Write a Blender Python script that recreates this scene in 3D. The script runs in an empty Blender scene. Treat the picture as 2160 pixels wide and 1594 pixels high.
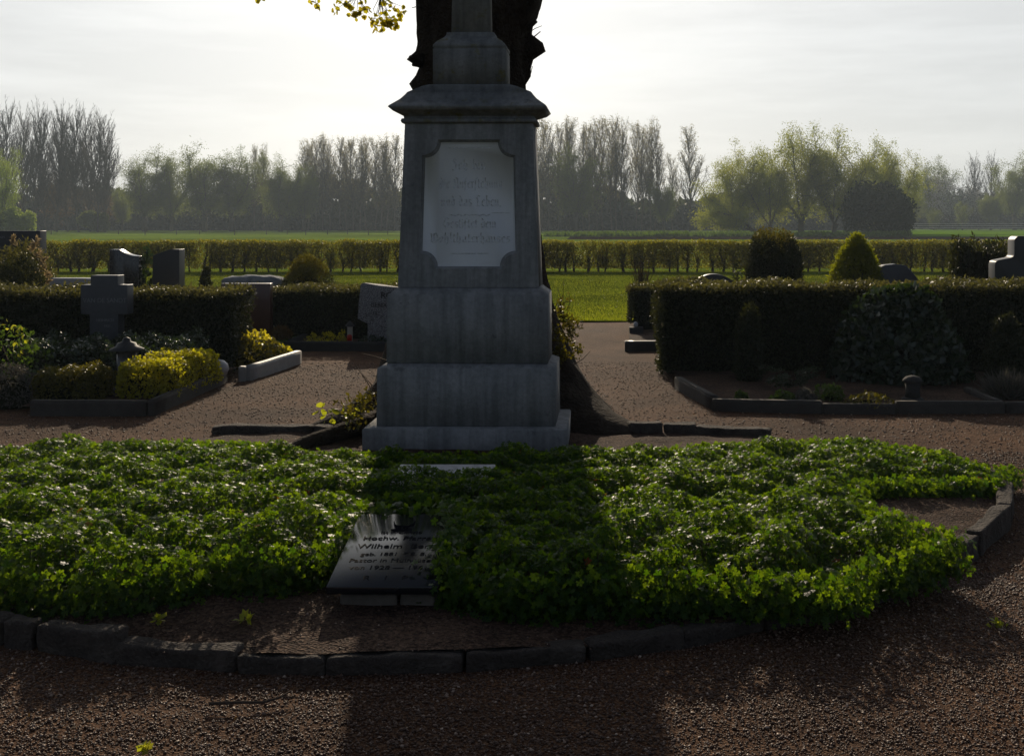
import bpy, bmesh, math, random
import numpy as np
from mathutils import Vector, Matrix

# ------------------------------------------------------------------ camera, sky, sun, exposure
sc = bpy.context.scene
F, CX, Y0, HC = 2300.0, 1240.0, 470.0, 1.6      # focal length (px of a 2160 px wide frame), principal point, eye height
cam_d = bpy.data.cameras.new('camera')
cam_d.sensor_width = 36.0
cam_d.sensor_fit = 'HORIZONTAL'
cam_d.lens = F / 2160 * 36
cam_d.shift_x = (1080 - CX) / 2160
cam_d.shift_y = -(797 - Y0) / 2160
cam_d.clip_start = 0.05
cam_d.clip_end = 3000
cam = bpy.data.objects.new('camera', cam_d)
cam.location = (0, 0, HC)
cam.rotation_euler = (math.radians(90), 0, 0)
sc.collection.objects.link(cam)
sc.camera = cam

SUN_EL, SUN_AZ = math.radians(22), math.radians(-7.3)      # azimuth from +Y towards +X
world = bpy.data.worlds.new('World')
sc.world = world
world.use_nodes = True
wn, wl = world.node_tree.nodes, world.node_tree.links
sky = wn.new('ShaderNodeTexSky')
sky.sky_type = 'NISHITA'
sky.sun_disc = False
sky.sun_elevation = SUN_EL
sky.sun_rotation = SUN_AZ
sky.altitude = 30
sky.air_density = 1.0
sky.dust_density = 2.0
sky.ozone_density = 2.0
bg = wn['Background']
bg.inputs['Strength'].default_value = 0.056
wb = wn.new('ShaderNodeMix')                               # daylight white balance of the camera
wb.data_type = 'RGBA'
wb.blend_type = 'MULTIPLY'
wb.inputs['Factor'].default_value = 1
wl.new(sky.outputs[0], wb.inputs['A'])
wb.inputs['B'].default_value = (.92, .99, 1.12, 1)
hs_ = wn.new('ShaderNodeHueSaturation')                    # milky spring air
hs_.inputs['Saturation'].default_value = .62
wl.new(wb.outputs['Result'], hs_.inputs['Color'])
tcw = wn.new('ShaderNodeTexCoord')                         # thin streaks of high cloud
mpw = wn.new('ShaderNodeMapping')
mpw.inputs['Scale'].default_value = (1.6, 1.6, 14)
mpw.inputs['Rotation'].default_value = (.05, .12, 0)
wl.new(tcw.outputs['Generated'], mpw.inputs[0])
nzw = wn.new('ShaderNodeTexNoise')
nzw.inputs['Scale'].default_value = 2.2
nzw.inputs['Detail'].default_value = 8
nzw.inputs['Roughness'].default_value = .6
wl.new(mpw.outputs[0], nzw.inputs['Vector'])
rpw = wn.new('ShaderNodeMapRange')
rpw.inputs['From Min'].default_value = .42
rpw.inputs['From Max'].default_value = .75
rpw.inputs['To Min'].default_value = 1.0
rpw.inputs['To Max'].default_value = 1.16
wl.new(nzw.outputs['Fac'], rpw.inputs['Value'])
clw = wn.new('ShaderNodeVectorMath')
clw.operation = 'SCALE'
wl.new(hs_.outputs['Color'], clw.inputs[0])
wl.new(rpw.outputs[0], clw.inputs['Scale'])
vd = wn.new('ShaderNodeVectorMath')                         # milky veil of haze round the low sun
vd.operation = 'DOT_PRODUCT'
wl.new(tcw.outputs['Generated'], vd.inputs[0])
vd.inputs[1].default_value = (-.12, .965, .23)
vr = wn.new('ShaderNodeMapRange')
vr.interpolation_type = 'SMOOTHSTEP'
vr.inputs['From Min'].default_value = .5
vr.inputs['From Max'].default_value = .86
vr.inputs['To Max'].default_value = .74
wl.new(vd.outputs['Value'], vr.inputs['Value'])
vm = wn.new('ShaderNodeMix')
vm.data_type = 'RGBA'
wl.new(vr.outputs[0], vm.inputs['Factor'])
wl.new(clw.outputs[0], vm.inputs['A'])
vc = wn.new('ShaderNodeVectorMath')
vc.operation = 'SCALE'
vc.inputs[0].default_value = (15.1, 15.3, 15.1)
wl.new(rpw.outputs[0], vc.inputs['Scale'])
wl.new(vc.outputs[0], vm.inputs['B'])
wl.new(vm.outputs['Result'], bg.inputs['Color'])
sun_d = bpy.data.lights.new('sun', 'SUN')
sun_d.energy = 4.2
sun_d.angle = math.radians(0.6)
sun_d.color = (1.0, 0.84, 0.63)
sun = bpy.data.objects.new('sun', sun_d)
SUNV = Vector((math.sin(SUN_AZ) * math.cos(SUN_EL), math.cos(SUN_AZ) * math.cos(SUN_EL), math.sin(SUN_EL)))
sun.rotation_euler = SUNV.to_track_quat('Z', 'Y').to_euler()
sun.location = (-3, 20, 12)
sc.collection.objects.link(sun)
sc.view_settings.view_transform = 'Standard'
sc.view_settings.look = 'None'
sc.view_settings.gamma = 1
sc.view_settings.exposure = 0.0
sc.cycles.max_bounces = 8
sc.cycles.volume_bounces = 0
sc.cycles.transmission_bounces = 6
sc.cycles.transparent_max_bounces = 8

R = np.random.default_rng(11)
ORIG = {}


# ------------------------------------------------------------------ helpers
def G(x, y, z=0.0):
    """ground point (X, D) seen at photo pixel x, y for a surface at height z"""
    d = (HC - z) * F / (y - Y0)
    return ((x - CX) * d / F, d)


def PX(x, d):
    return (x - CX) * d / F


def PZ(y, d):
    return HC - (y - Y0) * d / F


def sn(P, seed, f):
    """smooth pseudo noise in about -1..1 at points P (n,3)"""
    r = np.random.default_rng(seed)
    P = np.asarray(P, float)
    out = np.zeros(len(P))
    for i in range(7):
        k = r.normal(size=3)
        k /= np.linalg.norm(k)
        k *= f * r.uniform(.6, 1.7)
        out += np.sin(P @ k + r.uniform(0, 6.28))
    return out / 3.2


def norm(a):
    a = np.asarray(a, float)
    return a / np.maximum(np.linalg.norm(a, axis=-1, keepdims=True), 1e-9)


def mesh_of(name, chunks, mats, origin=(0, 0, 0), smooth=False):
    """chunks: (V (n,3), [face arrays (m,k)], material index, tone (n,) or None)"""
    me = bpy.data.meshes.new(name)
    V, loops, starts, totals, mi, tone = [], [], [], [], [], []
    off = ls = 0
    for c in chunks:
        v = np.asarray(c[0], float)
        V.append(v)
        tone.append(np.full(len(v), .5) if len(c) < 4 or c[3] is None else c[3])
        for f in c[1]:
            f = np.asarray(f, np.int64)
            if f.size == 0:
                continue
            m, k = f.shape
            loops.append((f + off).ravel())
            starts.append(ls + np.arange(m) * k)
            totals.append(np.full(m, k))
            mi.append(np.full(m, c[2]))
            ls += m * k
        off += len(v)
    V = np.concatenate(V) - np.asarray(origin, float)
    loops, starts, totals, mi = map(np.concatenate, (loops, starts, totals, mi))
    me.vertices.add(len(V))
    me.vertices.foreach_set('co', V.astype(np.float32).ravel())
    me.loops.add(len(loops))
    me.loops.foreach_set('vertex_index', loops.astype(np.int32))
    me.polygons.add(len(starts))
    me.polygons.foreach_set('loop_start', starts.astype(np.int32))
    me.polygons.foreach_set('loop_total', totals.astype(np.int32))
    me.polygons.foreach_set('material_index', mi.astype(np.int32))
    if smooth:
        me.polygons.foreach_set('use_smooth', np.ones(len(starts), bool))
    me.update(calc_edges=True)
    a = me.attributes.new('tone', 'FLOAT', 'POINT')
    a.data.foreach_set('value', np.concatenate(tone).astype(np.float32))
    for m in mats:
        me.materials.append(m)
    return me


def tag(o, label, cat, group=None):
    o['label'] = label
    o['category'] = cat
    if group:
        o['group'] = group
    return o


def thing(name, label, cat, origin, group=None):
    o = bpy.data.objects.new(name, None)
    sc.collection.objects.link(o)
    o.location = origin
    o.empty_display_size = .2
    ORIG[o.name] = origin
    return tag(o, label, cat, group)


def part(name, chunks, mats, parent, smooth=False, label=None):
    me = mesh_of(name, chunks, mats, ORIG[parent.name], smooth)
    o = bpy.data.objects.new(name, me)
    sc.collection.objects.link(o)
    o.parent = parent
    ORIG[o.name] = ORIG[parent.name]
    if label:
        o['label'] = label
    return o


def single(name, chunks, mats, origin, label, cat, group=None, smooth=False):
    if origin == (0, 0, 0):
        A_ = np.concatenate([c[0] for c in chunks])
        origin = tuple(float(v) for v in (*((A_.min(0) + A_.max(0)) / 2)[:2], max(A_[:, 2].min(), 0)))
    elif len(origin) == 3 and np.concatenate([c[0] for c in chunks])[:, :2].__abs__().max() < .5 and abs(origin[1]) > 1:
        chunks = [(np.asarray(c[0]) + np.asarray(origin), *c[1:]) for c in chunks]      # built about its own foot
    me = mesh_of(name, chunks, mats, origin, smooth)
    o = bpy.data.objects.new(name, me)
    sc.collection.objects.link(o)
    o.location = origin
    return tag(o, label, cat, group)


def setting(name, chunks, mats, kind='structure', smooth=False, label=None, cat=None):
    o = bpy.data.objects.new(name, mesh_of(name, chunks, mats, (0, 0, 0), smooth))
    sc.collection.objects.link(o)
    o['kind'] = kind
    if label:
        o['label'] = label
        o['category'] = cat
    return o


def from_bm(bm, mat=0):
    """bmesh -> chunk"""
    bm.verts.ensure_lookup_table()
    V = np.array([v.co[:] for v in bm.verts])
    by = {}
    for i, v in enumerate(bm.verts):
        v.index = i
    for f in bm.faces:
        by.setdefault(len(f.verts), []).append([v.index for v in f.verts])
    bm.free()
    return (V, [np.array(x) for x in by.values()], mat, None)


def prism(outline, y0, y1, bevel=.008, seg=2, mat=0):
    """outline in the XZ plane pushed through from depth y0 (front) to y1"""
    bm = bmesh.new()
    a = [bm.verts.new((x, y0, z)) for x, z in outline]
    f = bm.faces.new(a)
    r = bmesh.ops.extrude_face_region(bm, geom=[f])
    bmesh.ops.translate(bm, vec=(0, y1 - y0, 0), verts=[v for v in r['geom'] if isinstance(v, bmesh.types.BMVert)])
    bmesh.ops.recalc_face_normals(bm, faces=bm.faces)
    if bevel:
        ed = [e for e in bm.edges if e.calc_face_angle(0) > .5]
        bmesh.ops.bevel(bm, geom=ed, offset=bevel, segments=seg, affect='EDGES', profile=.6)
    return from_bm(bm, mat)


def beam(p0, p1, w, h, z0=-.04, bevel=.008, mat=0, rough=0.0, seed=0, n=1):
    """a kerb-like bar from p0 to p1 (X, D), w wide, top at h"""
    p0, p1 = Vector((p0[0], p0[1], 0)), Vector((p1[0], p1[1], 0))
    d = p1 - p0
    L = d.length
    bm = bmesh.new()
    bmesh.ops.create_cube(bm, size=1)
    bmesh.ops.scale(bm, vec=(L, w, h - z0), verts=bm.verts)
    bmesh.ops.bevel(bm, geom=bm.edges[:], offset=bevel, segments=2, affect='EDGES')
    if n > 1:
        bmesh.ops.subdivide_edges(bm, edges=bm.edges[:], cuts=n, use_grid_fill=True)
    if rough:
        P = np.array([v.co[:] for v in bm.verts])
        k1, k2, k3 = sn(P + seed, seed, 16), sn(P + seed, seed + 5, 14), sn(P + seed, seed + 9, 40)
        for v, a, b, c in zip(bm.verts, k1, k2, k3):
            v.co.z += rough * (a + .4 * c)
            v.co.y += rough * (b + .4 * c)
    ang = math.atan2(d.y, d.x)
    bmesh.ops.transform(bm, matrix=Matrix.Translation(((p0 + p1) / 2) + Vector((0, 0, (h + z0) / 2))) @ Matrix.Rotation(ang, 4, 'Z'), verts=bm.verts)
    return from_bm(bm, mat)


def rough_block(p0, p1, w, h, z0=-.05, rnd=.022, rough=.011, seed=0, mat=0, cuts=11):
    p0, p1 = np.array(p0, float), np.array(p1, float)
    L = np.linalg.norm(p1 - p0)
    bm = bmesh.new()
    bmesh.ops.create_cube(bm, size=1)
    bmesh.ops.subdivide_edges(bm, edges=bm.edges[:], cuts=cuts, use_grid_fill=True)
    c = from_bm(bm, mat)
    half = np.array((L, w, h - z0)) / 2
    P = c[0] * 2
    P = np.sign(P) * (1 - (1 - np.abs(P)) ** 1.25) * half
    inn = np.clip(P, -(half - rnd), half - rnd)
    dv = P - inn
    ln = np.linalg.norm(dv, axis=1, keepdims=True)
    P = np.where(ln > 1e-6, inn + dv / np.maximum(ln, 1e-6) * rnd, P)
    Q = P + seed * 1.7
    nn = norm(P / half ** 1)
    P = P + nn * (rough * (sn(Q, seed, 9) + .7 * sn(Q, seed + 1, 24) + .4 * sn(Q, seed + 2, 55)))[:, None]
    P[:, 2] += rough * .8 * sn(Q * (1, 0, 0), seed + 4, 6) * (P[:, 2] > 0)
    v = (p1 - p0) / L
    mid = (p0 + p1) / 2
    out = np.stack([mid[0] + P[:, 0] * v[0] - P[:, 1] * v[1], mid[1] + P[:, 0] * v[1] + P[:, 1] * v[0], P[:, 2] + (h + z0) / 2], 1)
    return (out, c[1], mat, None)


def lathe(profile, c, n=16, mat=0, sq=None):
    """profile [(r, z)] round vertical axis at c; sq=4 gives a square section"""
    n = sq or n
    a = np.arange(n) / n * 2 * np.pi + (np.pi / 4 if sq == 4 else 0)
    V = np.array([(c[0] + r * math.cos(t), c[1] + r * math.sin(t), c[2] + z) for r, z in profile for t in a])
    m = len(profile)
    Fq = [(i * n + j, i * n + (j + 1) % n, (i + 1) * n + (j + 1) % n, (i + 1) * n + j) for i in range(m - 1) for j in range(n)]
    caps = [list(range(n))[::-1], [(m - 1) * n + j for j in range(n)]]
    return (V, [np.array(Fq), np.array(caps)], mat, None)


def tube(path, radii, sides=8, mat=0, seed=0, wob=0.0):
    path = np.asarray(path, float)
    V = []
    n = len(path)
    for i in range(n):
        t = norm(path[min(i + 1, n - 1)] - path[max(i - 1, 0)])
        u = norm(np.cross(t, (0.31, .95, .05)))
        w = np.cross(t, u)
        for j in range(sides):
            a = 2 * math.pi * j / sides
            V.append(path[i] + radii[i] * (math.cos(a) * u + math.sin(a) * w))
    V = np.array(V)
    if wob:
        V = V + wob * np.stack([sn(V, seed, 9), sn(V, seed + 1, 9), sn(V, seed + 2, 9)], 1)
    Fq = [(i * sides + j, i * sides + (j + 1) % sides, (i + 1) * sides + (j + 1) % sides, (i + 1) * sides + j) for i in range(n - 1) for j in range(sides)]
    caps = [list(range(sides))[::-1], [(n - 1) * sides + j for j in range(sides)]]
    return (V, [np.array(Fq), np.array(caps)], mat, None)


def sticks(P0, P1, R0, R1, mat=0, tone=None):
    P0, P1 = np.asarray(P0, float), np.asarray(P1, float)
    n = len(P0)
    t = norm(P1 - P0)
    u = norm(np.cross(t, np.array([.3, .9, .13])))
    w = np.cross(t, u)
    V = np.zeros((n, 6, 3))
    for j in range(3):
        a = 2 * math.pi * j / 3
        o = math.cos(a) * u + math.sin(a) * w
        V[:, j] = P0 + o * np.asarray(R0)[:, None]
        V[:, 3 + j] = P1 + o * np.asarray(R1)[:, None]
    b = np.arange(n)[:, None] * 6
    Fq = np.concatenate([b + np.array([j, (j + 1) % 3, 3 + (j + 1) % 3, 3 + j]) for j in range(3)])
    tn = None if tone is None else np.repeat(tone, 6)
    return (V.reshape(-1, 3), [Fq], mat, tn)


def _lobed():
    V, Fc = [], []
    for k, (a, L) in enumerate(((-2.0, .72), (-1.0, .95), (0, 1.0), (1.0, .95), (2.0, .72))):
        b = len(V)
        for da, r in ((0, 0), (-.42, .42), (-.40, .78), (-.2, .80), (-.08, 1.0), (.12, .97), (.2, .78), (.40, .8), (.42, .42)):
            t = a + da
            rr = r * L
            z = .28 * rr - .42 * rr * rr - (.05 if abs(da) > .3 else 0) + (.05 if abs(da) < .1 else 0)
            V.append((math.sin(t) * rr, math.cos(t) * rr, z))
        Fc.append([b + i for i in range(9)])
    return np.array(V), [np.array(Fc)]


TPL = {
    'fold': (np.array([(0, 0, 0), (-.34, .5, .09), (0, 1, 0), (.34, .5, .09)]), [np.array([(0, 2, 1), (0, 3, 2)])]),
    'long': (np.array([(0, 0, 0), (-.17, .45, .05), (0, 1, -.12), (.17, .45, .05)]), [np.array([(0, 2, 1), (0, 3, 2)])]),
    'blade': (np.array([(-.06, 0, 0), (.06, 0, 0), (.0, 1, 0)]), [np.array([(0, 1, 2)])]),
    'round': (np.array([(0, 0, 0), (-.4, .3, .06), (-.36, .75, .02), (0, 1, -.05), (.36, .75, .02), (.4, .3, .06)]), [np.array([(0, 3, 2, 1), (0, 5, 4, 3)])]),
    'lobed': _lobed(),
}


def leaves(P, N, size, tpl='fold', spread=.5, up=None, mat=0, rng=R, tone=None, tipspread=.6):
    P = np.asarray(P, float)
    n = len(P)
    T, FF = TPL[tpl]
    N = norm(norm(N) + spread * rng.normal(size=(n, 3)))
    t = rng.normal(size=(n, 3)) if up is None else norm(up) + tipspread * rng.normal(size=(n, 3))
    t = norm(t - (t * N).sum(1, keepdims=True) * N)
    b = np.cross(t, N)
    size = np.broadcast_to(np.asarray(size, float), (n,))[:, None, None]
    V = P[:, None] + size * (T[None, :, :1] * b[:, None] + T[None, :, 1:2] * t[:, None] + T[None, :, 2:] * N[:, None])
    k = len(T)
    base = np.arange(n)[:, None, None] * k
    Fs = [(base + f[None]).reshape(-1, f.shape[1]) for f in FF]
    tone = rng.uniform(0, 1, n) if tone is None else tone
    return (V.reshape(-1, 3), Fs, mat, np.repeat(tone, k))


# ------------------------------------------------------------------ materials
def new_mat(name):
    m = bpy.data.materials.new(name)
    m.use_nodes = True
    return m, m.node_tree.nodes, m.node_tree.links


def ramp(n, stops):
    r = n.new('ShaderNodeValToRGB')
    e = r.color_ramp.elements
    while len(e) < len(stops):
        e.new(.5)
    for el, (p, c) in zip(e, stops):
        el.position = p
        el.color = (*c, 1)
    return r


def leaf_mat(name, c1, c2, tr, fac=.45, rough=.4, spec=.5, tr2=None):
    """c1..c2 reflected colour over the leaf's own tone, tr the colour of light through it"""
    m, n, l = new_mat(name)
    p = n['Principled BSDF']
    at = n.new('ShaderNodeAttribute')
    at.attribute_name = 'tone'
    r = ramp(n, [(0, c1), (1, c2)])
    r2 = ramp(n, [(0, tr), (1, tr2 or tr)])
    l.new(at.outputs['Fac'], r.inputs[0])
    l.new(at.outputs['Fac'], r2.inputs[0])
    l.new(r.outputs[0], p.inputs['Base Color'])
    p.inputs['Roughness'].default_value = rough
    p.inputs['Specular IOR Level'].default_value = spec
    t = n.new('ShaderNodeBsdfTranslucent')
    l.new(r2.outputs[0], t.inputs['Color'])
    mx = n.new('ShaderNodeMixShader')
    mx.inputs[0].default_value = fac
    l.new(p.outputs[0], mx.inputs[1])
    l.new(t.outputs[0], mx.inputs[2])
    l.new(mx.outputs[0], n['Material Output'].inputs['Surface'])
    return m


def stone_mat(name, cols, scale=6, rough=.75, bump=.3, spec=.4, fine=60, streak=False, speck=None, bscale=None):
    m, n, l = new_mat(name)
    p = n['Principled BSDF']
    tc = n.new('ShaderNodeTexCoord')
    mp = n.new('ShaderNodeMapping')
    l.new(tc.outputs['Object'], mp.inputs[0])
    if streak:
        mp.inputs['Scale'].default_value = (1, 1, .3)
    no = n.new('ShaderNodeTexNoise')
    no.inputs['Scale'].default_value = scale
    no.inputs['Detail'].default_value = 9
    no.inputs['Roughness'].default_value = .68
    l.new(mp.outputs[0], no.inputs['Vector'])
    k = len(cols)
    r = ramp(n, [(.28 + .44 * i / (k - 1), c) for i, c in enumerate(cols)])
    l.new(no.outputs['Fac'], r.inputs[0])
    col = r.outputs[0]
    n2 = n.new('ShaderNodeTexNoise')
    n2.inputs['Scale'].default_value = fine
    n2.inputs['Detail'].default_value = 6
    l.new(tc.outputs['Object'], n2.inputs['Vector'])
    if speck:
        r3 = ramp(n, [(.44, (0, 0, 0)), (.58, (1, 1, 1))])
        l.new(n2.outputs['Fac'], r3.inputs[0])
        mx = n.new('ShaderNodeMix')
        mx.data_type = 'RGBA'
        l.new(r3.outputs[0], mx.inputs['Factor'])
        l.new(col, mx.inputs['A'])
        mx.inputs['B'].default_value = (*speck, 1)
        col = mx.outputs['Result']
    l.new(col, p.inputs['Base Color'])
    p.inputs['Roughness'].default_value = rough
    p.inputs['Specular IOR Level'].default_value = spec
    if bump:
        ad = n.new('ShaderNodeMath')
        ad.operation = 'ADD'
        l.new(no.outputs['Fac'], ad.inputs[0])
        l.new(n2.outputs['Fac'], ad.inputs[1])
        b = n.new('ShaderNodeBump')
        b.inputs['Strength'].default_value = bump
        b.inputs['Distance'].default_value = bscale or .02
        l.new(ad.outputs[0], b.inputs['Height'])
        l.new(b.outputs[0], p.inputs['Normal'])
    return m


def weathered(name, cols, lichen=0.0):
    """old quarry stone: cloudy base, rain streaks, dark pitted patches, pale scratches and, above, lichen"""
    m, n, l = new_mat(name)
    p = n['Principled BSDF']
    tc = n.new('ShaderNodeTexCoord')

    def noise(scale, stretch=(1, 1, 1), detail=8, rough=.65, seed=0):
        mp = n.new('ShaderNodeMapping')
        mp.inputs['Scale'].default_value = stretch
        mp.inputs['Location'].default_value = (seed, seed * .7, seed * .3)
        l.new(tc.outputs['Object'], mp.inputs[0])
        x = n.new('ShaderNodeTexNoise')
        x.inputs['Scale'].default_value = scale
        x.inputs['Detail'].default_value = detail
        x.inputs['Roughness'].default_value = rough
        l.new(mp.outputs[0], x.inputs['Vector'])
        return x.outputs['Fac']

    def mix(a, b, fac=None, mode='MULTIPLY', f=1.0):
        x = n.new('ShaderNodeMix')
        x.data_type = 'RGBA'
        x.blend_type = mode
        if fac is None:
            x.inputs['Factor'].default_value = f
        else:
            l.new(fac, x.inputs['Factor'])
        l.new(a, x.inputs['A'])
        if isinstance(b, tuple):
            x.inputs['B'].default_value = (*b, 1)
        else:
            l.new(b, x.inputs['B'])
        return x.outputs['Result']

    def rmp(src, stops):
        r = ramp(n, stops)
        l.new(src, r.inputs[0])
        return r.outputs[0]

    base = noise(4.0)
    k = len(cols)
    col = rmp(base, [(.28 + .44 * i / (k - 1), c) for i, c in enumerate(cols)])
    col = mix(col, rmp(noise(16, (1, 1, .07), 6, .6, 3), [(.35, (.74, .74, .74)), (.6, (1.1, 1.1, 1.1))]))
    blot = noise(9, (1, 1, 1), 10, .72, 9)
    col = mix(col, rmp(blot, [(.6, (1, 1, 1)), (.7, (.55, .55, .57))]))
    col = mix(col, rmp(noise(34, (1, 1, 1), 8, .7, 5), [(.34, (.84, .84, .84)), (.62, (1.08, 1.08, 1.08))]))
    col = mix(col, (.42, .43, .44), rmp(noise(7, (.25, 1, 2.2), 10, .75, 21), [(.70, (0, 0, 0)), (.76, (.6, .6, .6))]), 'MIX')
    if lichen:
        col = mix(col, (.15, .13, .03), rmp(noise(11, (1, 1, 1), 9, .7, 14), [(.56, (0, 0, 0)), (.68, (lichen,) * 3)]), 'MIX')
    l.new(col, p.inputs['Base Color'])
    p.inputs['Roughness'].default_value = .85
    p.inputs['Specular IOR Level'].default_value = .25
    ad = n.new('ShaderNodeMath')
    ad.operation = 'ADD'
    l.new(noise(40, (1, 1, 1), 8, .7, 2), ad.inputs[0])
    l.new(blot, ad.inputs[1])
    b = n.new('ShaderNodeBump')
    b.inputs['Strength'].default_value = .45
    b.inputs['Distance'].default_value = .015
    l.new(ad.outputs[0], b.inputs['Height'])
    l.new(b.outputs[0], p.inputs['Normal'])
    return m


def plain(name, c, rough=.6, spec=.4, metal=0):
    m, n, l = new_mat(name)
    p = n['Principled BSDF']
    no = n.new('ShaderNodeTexNoise')
    no.inputs['Scale'].default_value = 25
    no.inputs['Detail'].default_value = 5
    r = ramp(n, [(.3, tuple(x * .75 for x in c)), (.7, tuple(min(1, x * 1.2) for x in c))])
    l.new(no.outputs['Fac'], r.inputs[0])
    l.new(r.outputs[0], p.inputs['Base Color'])
    p.inputs['Roughness'].default_value = rough
    p.inputs['Specular IOR Level'].default_value = spec
    p.inputs['Metallic'].default_value = metal
    return m


def ground_mat(name, cols, cell=140, patch=.9, bump=.6, dist=.012, spec=.08, rough=.9, tint=None):
    """loose stones: a colour per stone, broad patches and a stony bump"""
    m, n, l = new_mat(name)
    p = n['Principled BSDF']
    tc = n.new('ShaderNodeTexCoord')
    vo = n.new('ShaderNodeTexVoronoi')
    vo.inputs['Scale'].default_value = cell
    l.new(tc.outputs['Object'], vo.inputs['Vector'])
    sp = n.new('ShaderNodeSeparateColor')
    l.new(vo.outputs['Color'], sp.inputs[0])
    k = len(cols)
    r = ramp(n, [(i / (k - 1), c) for i, c in enumerate(cols)])
    l.new(sp.outputs[0], r.inputs[0])
    no = n.new('ShaderNodeTexNoise')
    no.inputs['Scale'].default_value = patch
    no.inputs['Detail'].default_value = 8
    no.inputs['Roughness'].default_value = .62
    l.new(tc.outputs['Object'], no.inputs['Vector'])
    r2 = ramp(n, [(.33, (.5, .48, .47)), (.68, (1.35, 1.28, 1.15))])
    l.new(no.outputs['Fac'], r2.inputs[0])
    mx = n.new('ShaderNodeMix')
    mx.data_type = 'RGBA'
    mx.blend_type = 'MULTIPLY'
    mx.inputs['Factor'].default_value = 1
    l.new(r.outputs[0], mx.inputs['A'])
    l.new(r2.outputs[0], mx.inputs['B'])
    l.new(mx.outputs['Result'], p.inputs['Base Color'])
    p.inputs['Roughness'].default_value = rough
    p.inputs['Specular IOR Level'].default_value = spec
    n3 = n.new('ShaderNodeTexNoise')
    n3.inputs['Scale'].default_value = 14
    n3.inputs['Detail'].default_value = 7
    l.new(tc.outputs['Object'], n3.inputs['Vector'])
    ma = n.new('ShaderNodeMath')
    ma.operation = 'MULTIPLY_ADD'
    l.new(n3.outputs['Fac'], ma.inputs[0])
    ma.inputs[1].default_value = 2.5
    l.new(vo.outputs['Distance'], ma.inputs[2])
    b = n.new('ShaderNodeBump')
    b.inputs['Strength'].default_value = bump
    b.inputs['Distance'].default_value = dist
    l.new(ma.outputs[0], b.inputs['Height'])
    l.new(b.outputs[0], p.inputs['Normal'])
    return m


def pebble_mat(name, cols):
    m, n, l = new_mat(name)
    p = n['Principled BSDF']
    at = n.new('ShaderNodeAttribute')
    at.attribute_name = 'tone'
    k = len(cols)
    r = ramp(n, [(i / (k - 1), c) for i, c in enumerate(cols)])
    l.new(at.outputs['Fac'], r.inputs[0])
    l.new(r.outputs[0], p.inputs['Base Color'])
    p.inputs['Roughness'].default_value = .55
    p.inputs['Specular IOR Level'].default_value = .3
    return m


M = {}
M['gravel'] = ground_mat('red_gravel', [(.036, .0165, .009), (.07, .034, .019), (.1, .053, .031), (.17, .104, .066)])
M['pebble'] = pebble_mat('pebbles', [(.037, .018, .011), (.075, .038, .024), (.11, .061, .04), (.18, .112, .08), (.5, .39, .31)])
M['soil'] = ground_mat('bed_soil', [(.03, .02, .016), (.07, .045, .035), (.12, .08, .06)], cell=90, patch=2.5, dist=.02)
M['geranium'] = leaf_mat('cranesbill_leaf', (.010, .036, .004), (.034, .08, .010), (.075, .18, .003), .5, .46, .22, (.28, .40, .006))
M['stem'] = plain('plant_stem', (.08, .06, .03))
M['mono'] = weathered('weathered_limestone', [(.175, .18, .184), (.22, .225, .228), (.25, .253, .254), (.285, .287, .285)])
M['lichen'] = weathered('lichened_limestone', [(.13, .134, .135), (.18, .184, .184), (.21, .212, .21), (.245, .246, .24)], .8)
M['marble'] = stone_mat('white_marble', [(.58, .595, .61), (.64, .655, .665), (.69, .7, .705)], 3, .45, .05, .4, 60, True)
M['marble2'] = stone_mat('veined_marble', [(.2, .2, .22), (.5, .5, .52), (.6, .6, .62)], 14, .35, .05, .5, 60)
M['letter'] = plain('cut_letters', (.6, .612, .625), .6)
M['letter_pale'] = plain('pale_letters', (.16, .17, .19), .5)
M['letter_dark'] = plain('dark_letters', (.02, .02, .022), .5)
M['letter_gilt'] = plain('worn_letters', (.12, .1, .08), .5)
M['black'] = stone_mat('polished_black_granite', [(.008, .009, .011), (.014, .015, .018)], 30, .2, 0, .5, 90)
M['polished'] = stone_mat('polished_dark_granite', [(.012, .012, .014), (.02, .02, .022)], 20, .2, 0, .6, 90)
M['cross'] = stone_mat('dark_grey_granite', [(.035, .04, .05), (.06, .065, .078)], 20, .5, .05, .5, 90)
M['anthra'] = stone_mat('anthracite_granite', [(.012, .012, .014), (.02, .02, .022)], 20, .42, .02, .4, 90)
M['redgran'] = stone_mat('red_brown_granite', [(.045, .014, .01), (.08, .024, .017)], 20, .3, 0, .6, 90)
M['greygran'] = stone_mat('speckled_grey_granite', [(.2, .2, .21), (.32, .32, .33)], 14, .8, .5, .3, 85, speck=(.09, .09, .095))
M['boulder'] = stone_mat('rough_pale_boulder', [(.1, .11, .12), (.22, .23, .24), (.32, .33, .34)], 7, .9, .8, .3, 60)
M['kerb'] = stone_mat('rough_basalt_kerb', [(.03, .024, .02), (.062, .05, .042), (.11, .092, .078)], 9, .9, .9, .25, 70, bscale=.03)
M['graykerb'] = stone_mat('grey_concrete_kerb', [(.04, .035, .031), (.068, .06, .053)], 12, .85, .3, .25, 90)
M['palekerb'] = stone_mat('pale_stone_kerb', [(.2, .2, .19), (.32, .31, .3)], 8, .5, .1, .5, 90)
M['darkkerb'] = stone_mat('dark_stone_kerb', [(.025, .025, .025), (.05, .048, .046)], 12, .85, .3, .2, 60)
M['brick'] = stone_mat('sand_stone_block', [(.08, .07, .06), (.15, .13, .11)], 9, .9, .5, .2, 60)
M['bark'] = stone_mat('rough_bark', [(.018, .013, .009), (.045, .033, .024), (.07, .055, .04)], 9, .95, 1.0, .1, 34, True, bscale=.08)
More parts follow.
